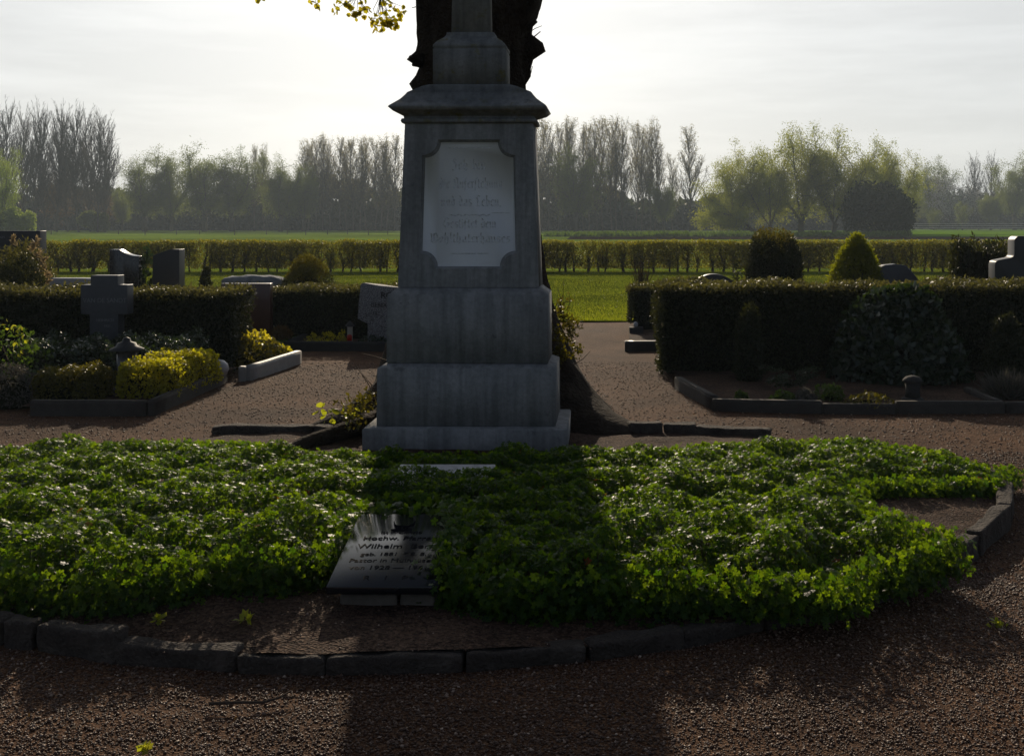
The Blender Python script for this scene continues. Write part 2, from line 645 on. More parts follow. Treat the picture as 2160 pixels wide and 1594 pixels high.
M['twig'] = plain('twig_bark', (.06, .045, .035), .9, .1)
M['farbark'] = plain('grey_brown_bark', (.10, .085, .07), .95, .05)
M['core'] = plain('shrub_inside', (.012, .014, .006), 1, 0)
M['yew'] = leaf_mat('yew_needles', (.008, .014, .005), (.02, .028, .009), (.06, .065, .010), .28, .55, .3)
M['yewtop'] = leaf_mat('sunlit_tips_and_plumes', (.05, .05, .015), (.1, .09, .035), (.16, .15, .03), .35, .5, .3)  # sunlight on clipped tops painted as a paler yew; also colours the plumed grass
M['beech'] = leaf_mat('hornbeam_leaves', (.025, .032, .007), (.06, .06, .014), (.13, .14, .008), .5, .5, .25, (.5, .44, .02))
M['gold'] = leaf_mat('golden_leaves', (.1, .1, .006), (.21, .2, .01), (.52, .5, .008), .5, .45, .3, (.8, .7, .02))
M['olive'] = leaf_mat('olive_leaves', (.05, .05, .006), (.1, .09, .012), (.2, .17, .01), .35, .5, .3)
M['goldcon'] = leaf_mat('golden_conifer', (.06, .065, .004), (.12, .13, .008), (.36, .38, .008), .45, .55, .25)
M['darkleaf'] = leaf_mat('dark_glossy_leaves', (.008, .02, .008), (.018, .034, .014), (.06, .1, .012), .22, .36, .58)
M['green'] = leaf_mat('mid_green_leaves', (.02, .04, .008), (.05, .08, .015), (.12, .2, .015), .4, .5, .35)
M['lime'] = leaf_mat('lime_young_leaves', (.12, .15, .01), (.2, .22, .02), (.5, .55, .02), .5, .4, .4, (.7, .66, .05))
M['fresh'] = leaf_mat('fresh_lime_tree_leaves', (.08, .09, .006), (.17, .16, .012), (.45, .42, .01), .6, .45, .3, (.8, .66, .03))
M['straw'] = leaf_mat('dry_grass', (.16, .12, .06), (.3, .24, .14), (.4, .3, .15), .4, .6, .3)
M['heather'] = leaf_mat('grey_heather', (.06, .06, .055), (.12, .11, .1), (.12, .11, .08), .3, .6, .2)
M['lawn'] = ground_mat('lawn_turf', [(.05, .08, .008), (.085, .12, .012), (.12, .15, .02)], cell=50, patch=.5, bump=.5, dist=.03, spec=0)
M['blade'] = leaf_mat('grass_blades', (.06, .095, .008), (.1, .14, .014), (.3, .38, .012), .55, .5, .3, (.42, .42, .02))
M['meadow'] = ground_mat('meadow', [(.12, .2, .026), (.155, .24, .034), (.185, .265, .045)], cell=4, patch=.05, bump=.4, dist=.1, spec=0)
M['crop'] = ground_mat('young_crop', [(.1, .22, .01), (.13, .26, .012), (.16, .29, .015)], cell=4, patch=.08, bump=.4, dist=.1, spec=0)
M['plough'] = ground_mat('ploughed_soil', [(.02, .016, .012), (.04, .03, .022)], cell=6, patch=.3, bump=.5, dist=.1, spec=0)
M['track'] = plain('pale_track', (.42, .42, .4), .9)
M['willow'] = leaf_mat('willow_leaves', (.065, .09, .014), (.13, .15, .03), (.33, .39, .03), .5, .6, .15, (.52, .52, .06))
M['springleaf'] = leaf_mat('spring_willow_leaves', (.05, .09, .012), (.1, .15, .02), (.3, .42, .03), .5, .6, .15, (.45, .55, .05))
M['popbud'] = leaf_mat('poplar_buds', (.1, .09, .035), (.18, .15, .07), (.36, .31, .1), .5, .6, .1)
M['fargreen'] = leaf_mat('distant_leaves', (.045, .065, .018), (.085, .105, .03), (.26, .31, .05), .45, .6, .1)
M['fardark'] = leaf_mat('distant_dark_leaves', (.018, .025, .009), (.035, .045, .014), (.05, .065, .012), .3, .6, .2)
M['rust'] = leaf_mat('rusty_leaves', (.07, .04, .015), (.12, .07, .025), (.16, .09, .02), .4, .6, .2)
M['blossom'] = leaf_mat('white_blossom', (.25, .25, .25), (.4, .4, .4), (.3, .3, .3), .4, .6, .2)
M['metal'] = plain('dark_bronze', (.03, .03, .032), .6, .3, 0)
M['lampglass'] = plain('smoky_glass', (.09, .085, .08), .2, .6)
M['clearglass'] = leaf_mat('frosted_glass', (.3, .3, .28), (.4, .4, .38), (.7, .66, .58), .6, .2, .6)
M['redglass'] = leaf_mat('red_candle', (.3, .015, .01), (.35, .02, .01), (.9, .07, .02), .6, .3, .5)
M['white'] = stone_mat('white_polished_stone', [(.3, .3, .31), (.4, .4, .41)], 8, .4, .05, .4, 90)


# ------------------------------------------------------------------ the ground
def sheet(x0, x1, y0, y1, z, nx=1, ny=1, amp=0, seed=0, f=1.5):
    xs, ys = np.linspace(x0, x1, nx + 1), np.linspace(y0, y1, ny + 1)
    X, Y = np.meshgrid(xs, ys)
    P = np.stack([X.ravel(), Y.ravel(), np.full(X.size, z)], 1)
    if amp:
        P[:, 2] += amp * (sn(P, seed, f) + .4 * sn(P, seed + 1, f * 5))
    i = np.arange(ny)[:, None] * (nx + 1) + np.arange(nx)[None]
    i = i.ravel()
    return (P, [np.stack([i, i + 1, i + nx + 2, i + nx + 1], 1)], 0, None)


setting('ground', [sheet(-900, 900, -60, 900, -.03)], [M['meadow']])
setting('gravel_path', [sheet(-16, 16, -8, 17.6, 0, 200, 160, .008, 3, 2.0)], [M['gravel']], smooth=True)
setting('lawn', [sheet(-45, 45, 17.6, 36.5, .012, 60, 20, .012, 5, 1.0)], [M['lawn']], smooth=True)
setting('crop_field', [sheet(PX(1905, 140), 150, 128, 262, -.012)], [M['crop']])
setting('ploughed_strip', [sheet(PX(1200, 118), 160, 106, 126, -.016)], [M['plough']])
setting('track', [sheet(PX(1700, 262), 180, 262, 266, .0)], [M['track']])

# the planted bed: soil, edging, ground cover
BC, BA, BB = (-.33, 6.05), 2.82, 2.2
front_px = [(-160, 1338), (0, 1371), (70, 1376), (240, 1402), (497, 1418), (685, 1421), (980, 1417), (1241, 1398), (1443, 1368), (1624, 1331), (1818, 1290), (2014, 1209), (2070, 1172), (2137, 1109), (2135, 1060)]
ring = [G(x, y) for x, y in front_px]
back = [(2.52, 6.6), (2.35, 7.2), (2.0, 7.75), (1.4, 8.15), (.85, 8.3), (-.8, 8.6), (-1.9, 8.45), (-2.75, 8.2), (-3.3, 7.6), (-3.55, 6.6), (-3.35, 5.5), (-2.8, 4.7)]
soil_ring = np.array([(x, d) for x, d in ring] + back)
cen = soil_ring.mean(0)


def inside(P, poly):
    x, y = P[:, 0], P[:, 1]
    c = np.zeros(len(P), bool)
    n = len(poly)
    for i in range(n):
        (x0, y0), (x1, y1) = poly[i], poly[(i + 1) % n]
        hit = ((y0 > y) != (y1 > y)) & (x < (x1 - x0) * (y - y0) / (y1 - y0 + 1e-12) + x0)
        c ^= hit
    return c


def edge_dist(P, poly):
    out = np.full(len(P), 1e9)
    n = len(poly)
    for i in range(n):
        a, b = np.array(poly[i]), np.array(poly[(i + 1) % n])
        ab = b - a
        t = np.clip(((P - a) @ ab) / (ab @ ab + 1e-12), 0, 1)
        out = np.minimum(out, np.linalg.norm(P - a - t[:, None] * ab, axis=1))
    return out


def resample(poly, step):
    out = []
    n = len(poly)
    for i in range(n):
        a, b = np.array(poly[i]), np.array(poly[(i + 1) % n])
        k = max(1, int(np.linalg.norm(b - a) / step))
        out += [a + (b - a) * j / k for j in range(k)]
    return np.array(out)


def soil_z(P2):
    P2 = np.asarray(P2)
    P3 = np.c_[P2, np.zeros(len(P2))]
    e = edge_dist(P2, soil_ring)
    return .012 + (.046 + .03 * np.clip(e / .5, 0, 1)) * np.clip((7.2 - P2[:, 1]) / 1.1, 0, 1) + .012 * sn(P3, 21, 5) + .006 * sn(P3, 22, 18)


rs = resample(soil_ring, .06)
rad = np.linspace(0, 1, 45)
SV = np.concatenate([cen + (rs - cen) * t * .985 for t in rad[1:]])
SV = np.r_[[cen], SV]
nr = len(rs)
sf = [(1 + i * nr + j, 1 + i * nr + (j + 1) % nr, 1 + (i + 1) * nr + (j + 1) % nr, 1 + (i + 1) * nr + j) for i in range(43) for j in range(nr)]
sf3 = [(0, 1 + j, 1 + (j + 1) % nr) for j in range(nr)]
setting('bed_soil', [(np.c_[SV, soil_z(SV)], [np.array(sf), np.array(sf3)], 0, None)], [M['soil']], smooth=True)

KG = 'rough stone edging of the round bed'


def kerb_stone(p0, p1, h, label, w=.13, seed=1):
    v = np.array(p1) - np.array(p0)
    L = np.linalg.norm(v)
    v = v / L
    nrm = np.array((-v[1], v[0]))
    mid = (np.array(p0) + np.array(p1)) / 2
    if nrm @ (cen - mid) < 0:
        nrm = -nrm
    a, b = np.array(p0) + nrm * w / 2 + v * .006, np.array(p1) + nrm * w / 2 - v * .006
    single('edging_stone', [rough_block(a, b, w, h, -.05, .015, .009, seed)], [M['kerb']], (mid[0], mid[1], 0), label, 'edging stone', KG, smooth=True)


fl = [('rough edging stone at the left end of the bed front, mostly out of view', .115), ('short rough edging stone at the far left front of the bed, under the leaves', .11),
      ('tall sloping edging stone at the bed front, second from the left', .112), ('long thick edging stone beside the bare soil left of the dark plaque', .075),
      ('low flat edging stone below the dark plaque, lit by a patch of sun', .058), ('long edging stone at the front middle of the bed, in the shadow of the monument', .06),
      ('slightly higher edging stone right of the front middle one, in the monument shadow', .064), ('edging stone with a raised right end at the front right of the bed', .066),
      ('edging stone overhung by leaves at the front right of the bed', .062), ('dark edging stone almost hidden below the overhanging leaves', .07),
      ('edging stone just past the overhanging leaves on the right curve', .08), ('short edging stone on the right curve of the bed beside the bare soil bay', .1),
      ('long curved edging stone on the right end of the bed with sunlit top', .12), ('last edging stone at the right tip of the bed, against the upper leaves', .12)]
for i, (lb, h) in enumerate(fl):
    kerb_stone(ring[i], ring[i + 1], h, lb, .085, 30 + i)
for i, ((xa, ya), (xb, yb), h, lb) in enumerate([((455, 909), (665, 909), .055, 'flat edging stone behind the bed, left of the monument'), ((668, 908), (742, 910), .05, 'short edging stone behind the bed touching the tree roots'),
                                                 ((1322, 911), (1394, 909), .085, 'upright edging stone behind the bed beside the big tree root'), ((1397, 909), (1468, 910), .075, 'middle edging stone behind the bed, right of the monument'),
                                                 ((1470, 910), (1632, 919), .065, 'long sloping edging stone behind the bed, ending in the leaves')]):
    kerb_stone(G(xa, ya), G(xb, yb), h, lb, .11, 60 + i)
kerb_stone(back[0], ring[-1], .12, 'edging stone at the right end of the bed hidden behind the upper leaves', .085, 80)
for k in range(8, len(back)):
    kerb_stone(back[k], (back + ring)[k + 1], .09, 'edging stone on the far left curve of the bed, beyond the picture edge', .085, 81 + k)


# ground cover outline: photo pixels on the soil for the front, leaf tops for the back
gp = [G(x, y, .06) for x, y in [(-420, 1130), (-330, 1200), (-200, 1268), (-100, 1290), (0, 1298), (120, 1298), (200, 1304), (290, 1298), (400, 1285), (460, 1262), (560, 1268), (660, 1258), (705, 1235), (735, 1160), (752, 1112), (772, 1096), (930, 1096), (955, 1120), (945, 1200), (935, 1290),
                                (1000, 1304), (1140, 1316), (1270, 1302), (1400, 1306), (1560, 1302), (1700, 1316), (1780, 1306), (1840, 1262), (1900, 1262), (1965, 1240), (2025, 1222), (1985, 1206), (1920, 1180), (1855, 1148), (1800, 1105), (1815, 1062), (1930, 1058), (2040, 1050), (2100, 1045), (2138, 1010)]]
gp += [((x - CX) * d / F, d) for x, y, d in [(2115, 985, 6.5), (2060, 960, 6.75), (1950, 930, 7.15), (1800, 912, 7.45), (1650, 915, 7.45), (1500, 930, 7.3), (1350, 940, 7.1), (1230, 952, 6.95), (1080, 957, 7.0), (760, 957, 7.0), (690, 948, 6.95), (560, 925, 7.3), (480, 920, 7.4), (330, 918, 7.45), (150, 918, 7.4), (0, 935, 7.1), (-120, 935, 7.1), (-240, 985, 6.3), (-330, 1050, 5.6)]]
gp = np.array(gp)


def cover_h(P2):
    e = edge_dist(P2, gp)
    P3 = np.c_[P2, np.zeros(len(P2))]
    lump = .69 + .19 * sn(P3 * (1, 1.9, 1), 41, 5.5) + .24 * sn(P3 * (1, 1.5, 1), 42, 17)
    bank = (P2[:, 0] > -1.2) & (P2[:, 0] < -.45) & (P2[:, 1] > 5.7) & (P2[:, 1] < 6.2)
    tall = .165 + .075 * np.clip((5.9 - P2[:, 1]) / 1.1, 0, 1)
    return tall * np.sqrt(np.clip(e / .15, 0, 1)) * np.clip(lump, np.where(bank, .64, .36), np.where(bank, .84, 1.15))


lo, hi = gp.min(0), gp.max(0)


def cover_points(n, rng):
    P = rng.uniform(lo, hi, (n, 2))
    return P[inside(P, gp)]


P = cover_points(270000, R)
wgt = R.uniform(0, 1, len(P))
e = edge_dist(P, gp)
slab = ((P[:, 0] > -1.09) & (P[:, 0] < -.545) & (P[:, 1] > 6.17) & (P[:, 1] < 6.40))
P = P[~slab]
h0 = cover_h(P)
gx = (cover_h(P + (.03, 0)) - cover_h(P - (.03, 0))) / .06
gy = (cover_h(P + (0, .03)) - cover_h(P - (0, .03))) / .06
lay = R.uniform(0, 1, len(P))
zz = soil_z(P) + np.where(lay < .5, h0 * R.uniform(.88, 1.06, len(P)), h0 * R.uniform(.1, .85, len(P)))
N = np.stack([-gx * .7, -gy * .7 , np.ones(len(P))], 1)
ch = [leaves(np.c_[P, zz], N, R.uniform(.008, .021, len(P)), 'lobed', .55)]
# the rim: leaves hanging down the edge
rim = resample(gp, .012)
for k in range(14):
    Q = rim + R.normal(0, .032, rim.shape)
    c = gp.mean(0)
    zq = soil_z(Q) + R.uniform(.0, 1, len(Q)) ** 1.2 * (.10 + .09 * np.clip((5.6 - Q[:, 1]) / .8, 0, 1))
    # outward direction from the closest outline
    dx = edge_dist(Q + (.01, 0), gp) - edge_dist(Q - (.01, 0), gp)
    dy = edge_dist(Q + (0, .01), gp) - edge_dist(Q - (0, .01), gp)
    sgn = np.where(inside(Q, gp), -1, 1)
    out = np.stack([dx * sgn, dy * sgn, np.full(len(Q), .012)], 1)
    ch.append(leaves(np.c_[Q, zq], out, R.uniform(.012, .025, len(Q)), 'lobed', .5))
# leaves lying over the edges of the two slabs
oq = []
for k in range(420):
    t_ = R.uniform(0, 1)
    if k < 230:
        oq.append((-.595 + R.normal(.02, .035), 4.33 + .62 * t_, .20 + .11 * t_ + R.uniform(0, .05)))
    elif k < 370:
        oq.append((-1.03 + .46 * t_, 4.90 + R.normal(.02, .03), .30 + R.uniform(-.02, .035)))
    else:
        oq.append((-1.03 + R.normal(-.03, .02), 4.6 + .35 * t_, .22 + .06 * t_ + R.uniform(0, .04)))
oq = np.array(oq)
ch.append(leaves(oq, np.tile((0, -.3, 1.), (len(oq), 1)), R.uniform(.016, .03, len(oq)), 'lobed', .5))
oq = cover_points(700, R)
oq = oq[~((oq[:, 0] > -1.1) & (oq[:, 0] < -.5))][:90]
ch.append(leaves(np.c_[oq, soil_z(oq) + cover_h(oq) * 1.02], np.tile((0, 0, 1.), (len(oq), 1)), .022, 'lobed', .5, None, 2))
st = cover_points(9000, R)
zs = soil_z(st)
hs = cover_h(st)
ch.append(sticks(np.c_[st + R.normal(0, .02, st.shape), zs - .01], np.c_[st, zs + hs * .95], np.full(len(st), .0018), np.full(len(st), .001), 1))
M['rusty'] = leaf_mat('withered_leaf', (.16, .04, .01), (.3, .1, .02), (.4, .1, .02), .4, .6, .2)
setting('cranesbill_cover', ch, [M['geranium'], M['stem'], M['rusty']], 'stuff', label='low bright green ground cover of lobed leaves filling the round bed', cat='ground cover')


# loose stones of the path
def pebbles(n, x0, x1, y0, y1, s0, s1, keep=None):
    P = R.uniform((x0, y0), (x1, y1), (n, 2))
    if keep is not None:
        P = P[keep(P)]
    n = len(P)
    s = R.uniform(s0, s1, n) * R.choice([1, 1, 1, 1.5], n)
    base = np.array([(1, 0, 0), (0, 1, 0), (-1, 0, 0), (0, -1, 0), (0, 0, .75), (0, 0, -.5)], float)
    a = R.uniform(0, 6.28, n)
    V = base[None] * R.uniform(.6, 1.25, (n, 6, 1))
    tz = R.normal(0, .35, (n, 6))
    V[:, :, 2] += tz * .5
    ca, sa = np.cos(a)[:, None], np.sin(a)[:, None]
    X = V[:, :, 0] * ca - V[:, :, 1] * sa * .8
    Y = V[:, :, 0] * sa + V[:, :, 1] * ca * .8
    z = .008 * (sn(np.c_[P, np.zeros(n)], 3, 2.0) + .4 * sn(np.c_[P, np.zeros(n)], 4, 10.0)) + s * .25
    V = np.stack([X * s[:, None] + P[:, :1], Y * s[:, None] + P[:, 1:2], V[:, :, 2] * s[:, None] * .8 + z[:, None]], 2)
    f = np.array([(0, 1, 4), (1, 2, 4), (2, 3, 4), (3, 0, 4), (1, 0, 5), (2, 1, 5), (3, 2, 5), (0, 3, 5)])
    Fc = (np.arange(n)[:, None, None] * 6 + f).reshape(-1, 3)
    return (V.reshape(-1, 3), [Fc], 0, np.repeat(R.beta(1.6, 2.4, n), 6))


outside = lambda P: ~inside(P, soil_ring)
setting('gravel', [pebbles(105000, -2.5, 2.3, 2.6, 5.0, .003, .0068, outside), pebbles(26000, .5, 3.6, 4.6, 7.6, .004, .008, outside),
                   pebbles(30000, -5, 5, 7.4, 12.5, .005, .009, outside)], [M['pebble']], 'stuff', label='loose reddish brown gravel on the path', cat='gravel')
SP = R.uniform((-3.0, 3.9), (2.5, 8.2), (16000, 2))
SP = SP[inside(SP, soil_ring) & ~inside(SP, gp)]
pb = pebbles(len(SP), 0, 1, 0, 1, .002, .006)
ctr = pb[0].reshape(-1, 6, 3)
sh = np.c_[SP, soil_z(SP)] - ctr.mean(1)
setting('mulch', [((ctr + sh[:, None]).reshape(-1, 3), pb[1], 0, pb[3])], [M['pebble']], 'stuff', label='bare soil crumbs and grit inside the round bed', cat='mulch')

# bits of twig and dry leaf on the path
LP = R.uniform((-4.5, 2.9), (4.0, 12.5), (420, 2))
LP = LP[outside(LP)]
LQ = np.c_[LP, np.full(len(LP), .018)]
LD = R.normal(size=(len(LP), 3)) * (1, 1, .05)
setting('litter', [leaves(LQ[::2], np.tile((0, 0, 1.), (len(LQ[::2]), 1)), R.uniform(.012, .03, len(LQ[::2])), 'fold', .35, None, 0),
                   sticks(LQ[1::2], LQ[1::2] + norm(LD[1::2]) * R.uniform(.02, .09, (len(LQ[1::2]), 1)), np.full(len(LQ[1::2]), .0016), np.full(len(LQ[1::2]), .001), 1)], [M['rust'], M['twig']], 'stuff', label='scattered dry leaf and twig litter on the gravel', cat='litter')

# lawn blades, daisies
n = 230000
d = 17.7 + (36 - 17.7) * R.uniform(0, 1, n) ** 1.5
P = np.c_[R.uniform(-1, 1, n) * d * .58 - .05 * d, d, np.full(n, .01)]
setting('grass', [leaves(P, R.normal(size=(n, 3)) * (1, 1, .1), R.uniform(.02, .05, n), 'blade', .1, np.array([0, 0, 1.]), tipspread=.35),
                  leaves(P[::150] + (0, 0, .05), np.tile((0, 0, 1.), (len(P[::150]), 1)), .022, 'round', .3, mat=1)], [M['blade'], M['blossom']], 'stuff', label='short sunlit lawn grass with daisies', cat='grass')
P = P[:0]
n = 5200
x = R.uniform(PX(1150, 128), PX(1915, 128), n)
P = np.c_[x, 128 + R.normal(0, 1.0, n), np.zeros(n)]
P[:, 2] = .25 + .25 * np.abs(sn(np.c_[x, x * 0, x * 0], 77, .8)) * R.uniform(0, 1, n)
setting('verge_grass', [leaves(P - (0, 0, .3), R.normal(size=(n, 3)) * (1, 1, .1), R.uniform(.4, .75, n), 'long', .2, np.array([0, 0, 1.]))], [M['green']], 'stuff', label='row of tall grass along the far field edge', cat='grass')


# ------------------------------------------------------------------ the monument
MX, MY, MROT = -.852, 8.03, math.radians(-1.2)


def rotm(V):
    V = np.asarray(V, float)
    c, s = math.cos(MROT), math.sin(MROT)
    return np.stack([MX + c * V[:, 0] - s * V[:, 1], MY + s * V[:, 0] + c * V[:, 1], V[:, 2]], 1)


def sqloft(prof, bev=.006):
    """profile [(half width, half depth, z)] of a rectangular block, edges softened"""
    bm = bmesh.new()
    rings = []
    for w, dp, z in prof:
        rings.append([bm.verts.new((sx * w, sy * dp, z)) for sx, sy in ((-1, -1), (1, -1), (1, 1), (-1, 1))])
    for a, b in zip(rings[:-1], rings[1:]):
        for j in range(4):
            bm.faces.new((a[j], a[(j + 1) % 4], b[(j + 1) % 4], b[j]))
    bm.faces.new(rings[0][::-1])
    bm.faces.new(rings[-1])
    bmesh.ops.bevel(bm, geom=[e for e in bm.edges if e.calc_face_angle(0) > .3], offset=bev, segments=2, affect='EDGES')
    c = from_bm(bm)
    return (rotm(c[0]), c[1], 0, None)


mon = thing('monument', 'tall grey stone cemetery monument with white inscription panel, before a thick tree trunk', 'monument', (MX, MY, 0))
part('plinth', [sqloft([(.715, .43, -.1), (.715, .43, .155), (.705, .42, .166)], .007)], [M['mono']], mon)
part('lower_base', [sqloft([(.632, .35, .169), (.628, .347, .572), (.572, .29, .600)], .008)], [M['mono']], mon)
part('upper_base', [sqloft([(.574, .288, .604), (.570, .284, 1.085), (.514, .236, 1.128), (.512, .234, 1.135)], .008)], [M['mono']], mon)
# die with a recessed panel
DZ0, DH = 1.139, 1.176
HW0, HW1, HD0, HD1, FT = .506, .462, .222, .186, .042
core = sqloft([(HW0, HD0 - FT / 2, DZ0), (HW1, HD1 - FT / 2, DZ0 + DH)], .004)
core = (core[0] + (0, FT / 2, 0), core[1], 0, None)


def panel_outline(grow=0.0, n=8):
    """closed outline in (u, w): concave corners; grow pushes it outwards"""
    t, b = .147, 1.042
    hb, ht = .336 + grow, .318 + grow
    t, b = t - grow, b + grow
    rb, rt = .112, .112
    pts = []
    for k in range(n + 1):                               # bottom left
        a = math.pi / 2 - k / n * math.pi / 2
        pts.append((-hb + rb * math.cos(a), t + rb * math.sin(a)))
    for k in range(n + 1):                               # bottom right
        a = math.pi - k / n * math.pi / 2
        pts.append((hb + rb * math.cos(a), t + rb * math.sin(a)))
    for k in range(n + 1):                               # top right
        a = -math.pi / 2 - k / n * math.pi / 2
        pts.append((ht + rt * math.cos(a), b + rt * math.sin(a)))
    for k in range(n + 1):                               # top left
        a = 0 - k / n * math.pi / 2
        pts.append((-ht + rt * math.cos(a), b + rt * math.sin(a)))
    return pts


def onplane(uw, depth):
    """(u, w) on the sloping front of the die, depth behind its face"""
    uw = np.asarray(uw, float)
    t = uw[:, 1] / DH
    y = -(HD0 + (HD1 - HD0) * t) + depth
    return rotm(np.stack([uw[:, 0], y, DZ0 + uw[:, 1]], 1))


bm = bmesh.new()
outer = [(-HW0, 0), (HW0, 0), (HW1, DH), (-HW1, DH)]
inner = panel_outline(.016)
vo = [bm.verts.new((u, 0, w)) for u, w in outer]
vi = [bm.verts.new((u, 0, w)) for u, w in inner]
eds = [bm.edges.new((v[i], v[(i + 1) % len(v)])) for v in (vo, vi) for i in range(len(v))]
bmesh.ops.triangle_fill(bm, edges=eds, use_beauty=True)
fr = from_bm(bm)
FV = np.array([(v[0], v[2]) for v in fr[0]])
frame = (onplane(FV, 0), fr[1], 0, None)
walls = []
for pts, d0, d1, g in ((outer, 0, FT - .0006, 0), (inner, 0, .012, 0)):
    k = len(pts)
    Vw = np.r_[onplane(pts, d0), onplane(pts, d1)]
    walls.append((Vw, [np.array([(i, (i + 1) % k, k + (i + 1) % k, k + i) for i in range(k)])], 0, None))
in2 = panel_outline(.002)
k = len(inner)
walls.append((np.r_[onplane(inner, .012), onplane(in2, .026)], [np.array([(i, (i + 1) % k, k + (i + 1) % k, k + i) for i in range(k)])], 0, None))
walls.append((np.r_[onplane(in2, .026), onplane(in2, FT - .0006)], [np.array([(i, (i + 1) % k, k + (i + 1) % k, k + i) for i in range(k)])], 0, None))
part('die', [core, frame] + walls, [M['mono']], mon)
po = panel_outline(0)
PD = .030
k = len(po)
panel = part('panel', [(np.r_[onplane(po, PD), onplane(po, PD + .010)], [np.array([list(range(k))]), np.array([(i, (i + 1) % k, k + (i + 1) % k, k + i) for i in range(k)])], 0, None)], [M['marble']], mon, label='white marble inscription panel with concave corners')

# broken-letter inscription drawn with a broad nib
MN = [(-.06, .93), (.03, .8), (.03, .18), (.13, .05)]
GL = {
    'i': ([[(.14 + x, y) for x, y in MN], [(.12, 1.28), (.2, 1.2)]], .42),
    'n': ([[(.14 + x, y) for x, y in MN], [(.54 + x, y) for x, y in MN]], .82),
    'u': ([[(.14 + x, y) for x, y in MN], [(.54 + x, y) for x, y in MN]], .82),
    'm': ([[(.14 + x, y) for x, y in MN], [(.54 + x, y) for x, y in MN], [(.94 + x, y) for x, y in MN]], 1.22),
    'w': ([[(.14 + x, y) for x, y in MN], [(.5 + x, y) for x, y in MN], [(.8, 1.05), (1.0, .8), (.98, .2), (.75, .03)]], 1.2),
    'h': ([[(.2, 1.5), (.17, .15), (.27, .03)], [(.25, .86), (.5, .92), (.58, .7), (.56, .05), (.42, -.3)]], .8),
    'b': ([[(.2, 1.5), (.17, .15), (.38, .02)], [(.28, .88), (.56, .76), (.55, .2), (.38, .02)]], .76),
    'd': ([[(.56, .15), (.36, .02), (.16, .2), (.16, .7), (.45, .9)], [(.2, 1.45), (.56, .95), (.56, .15)]], .76),
    'e': ([[(.58, .12), (.36, .02), (.16, .2), (.16, .75), (.4, .95), (.55, .72), (.2, .5)]], .7),
    'a': ([[(.2, .85), (.5, .93), (.56, .75), (.56, .15), (.68, .04)], [(.54, .5), (.2, .4), (.16, .12), (.5, .06)]], .8),
    'c': ([[(.56, .85), (.38, .95), (.16, .78), (.16, .2), (.36, .03), (.58, .14)]], .66),
    'f': ([[(.55, 1.42), (.3, 1.38), (.2, 1.1), (.2, -.3)], [(.02, .84), (.48, .88)]], .56),
    'S': ([[(.55, 1.42), (.3, 1.38), (.2, 1.1), (.2, -.3)]], .5),
    's': ([[(.56, .85), (.25, .92), (.16, .6), (.55, .42), (.52, .08), (.14, .08)]], .7),
    't': ([[(.24, 1.25), (.2, .15), (.4, .03)], [(.04, .88), (.46, .92)]], .54),
    'g': ([[(.56, .95), (.2, .85), (.16, .3), (.5, .12)], [(.58, .95), (.56, -.2), (.2, -.38)]], .76),
    'r': ([[(.14 + x, y) for x, y in MN], [(.22, .82), (.4, .95), (.5, .8)]], .58),
    'l': ([[(.2, 1.5), (.17, .15), (.3, .03)]], .44),
    'o': ([[(.36, .95), (.16, .75), (.16, .2), (.36, .03), (.56, .2), (.56, .75), (.36, .95)]], .76),
    'I': ([[(.75, 1.4), (.35, 1.5), (.2, 1.2), (.5, 1.0), (.62, .7), (.6, .1), (.3, -.1), (.05, .1)]], .9),
    'A': ([[(.1, .1), (.3, .0), (.35, 1.0), (.15, 1.3), (.5, 1.5), (.85, 1.3), (.85, .15), (1.0, .02)], [(.35, .6), (.85, .7)]], 1.15),
    'L': ([[(.75, 1.35), (.45, 1.5), (.25, 1.2), (.45, .7), (.25, .15), (.55, .0), (.85, .15)]], 1.0),
    'G': ([[(.9, 1.35), (.5, 1.5), (.15, 1.1), (.15, .35), (.5, .0), (.9, .25), (.9, .8), (.5, .75)]], 1.1),
    'W': ([[(.1, 1.4), (.25, 1.2), (.25, .2), (.5, .0), (.6, .2), (.6, 1.4)], [(.6, .2), (.9, .0), (1.1, .3), (1.1, 1.0), (.85, 1.45)]], 1.3),
    ',': ([[(.15, .1), (.08, -.22)]], .3),
    'ü': ([[(.14 + x, y) for x, y in MN], [(.54 + x, y) for x, y in MN], [(.1, 1.28), (.18, 1.2)], [(.5, 1.28), (.58, 1.2)]], .82),
    ' ': ([], .5),
}
nib = np.array([.085, .06])


def nib_quads(text):
    q, x = [], 0
    for chx in text:
        st, adv = GL[chx]
        for s in st:
            for a, b in zip(s[:-1], s[1:]):
                a, b = np.array(a) + (x, 0), np.array(b) + (x, 0)
                q.append([a - nib, a + nib, b + nib, b - nib])
        x += adv
    return np.array(q), x


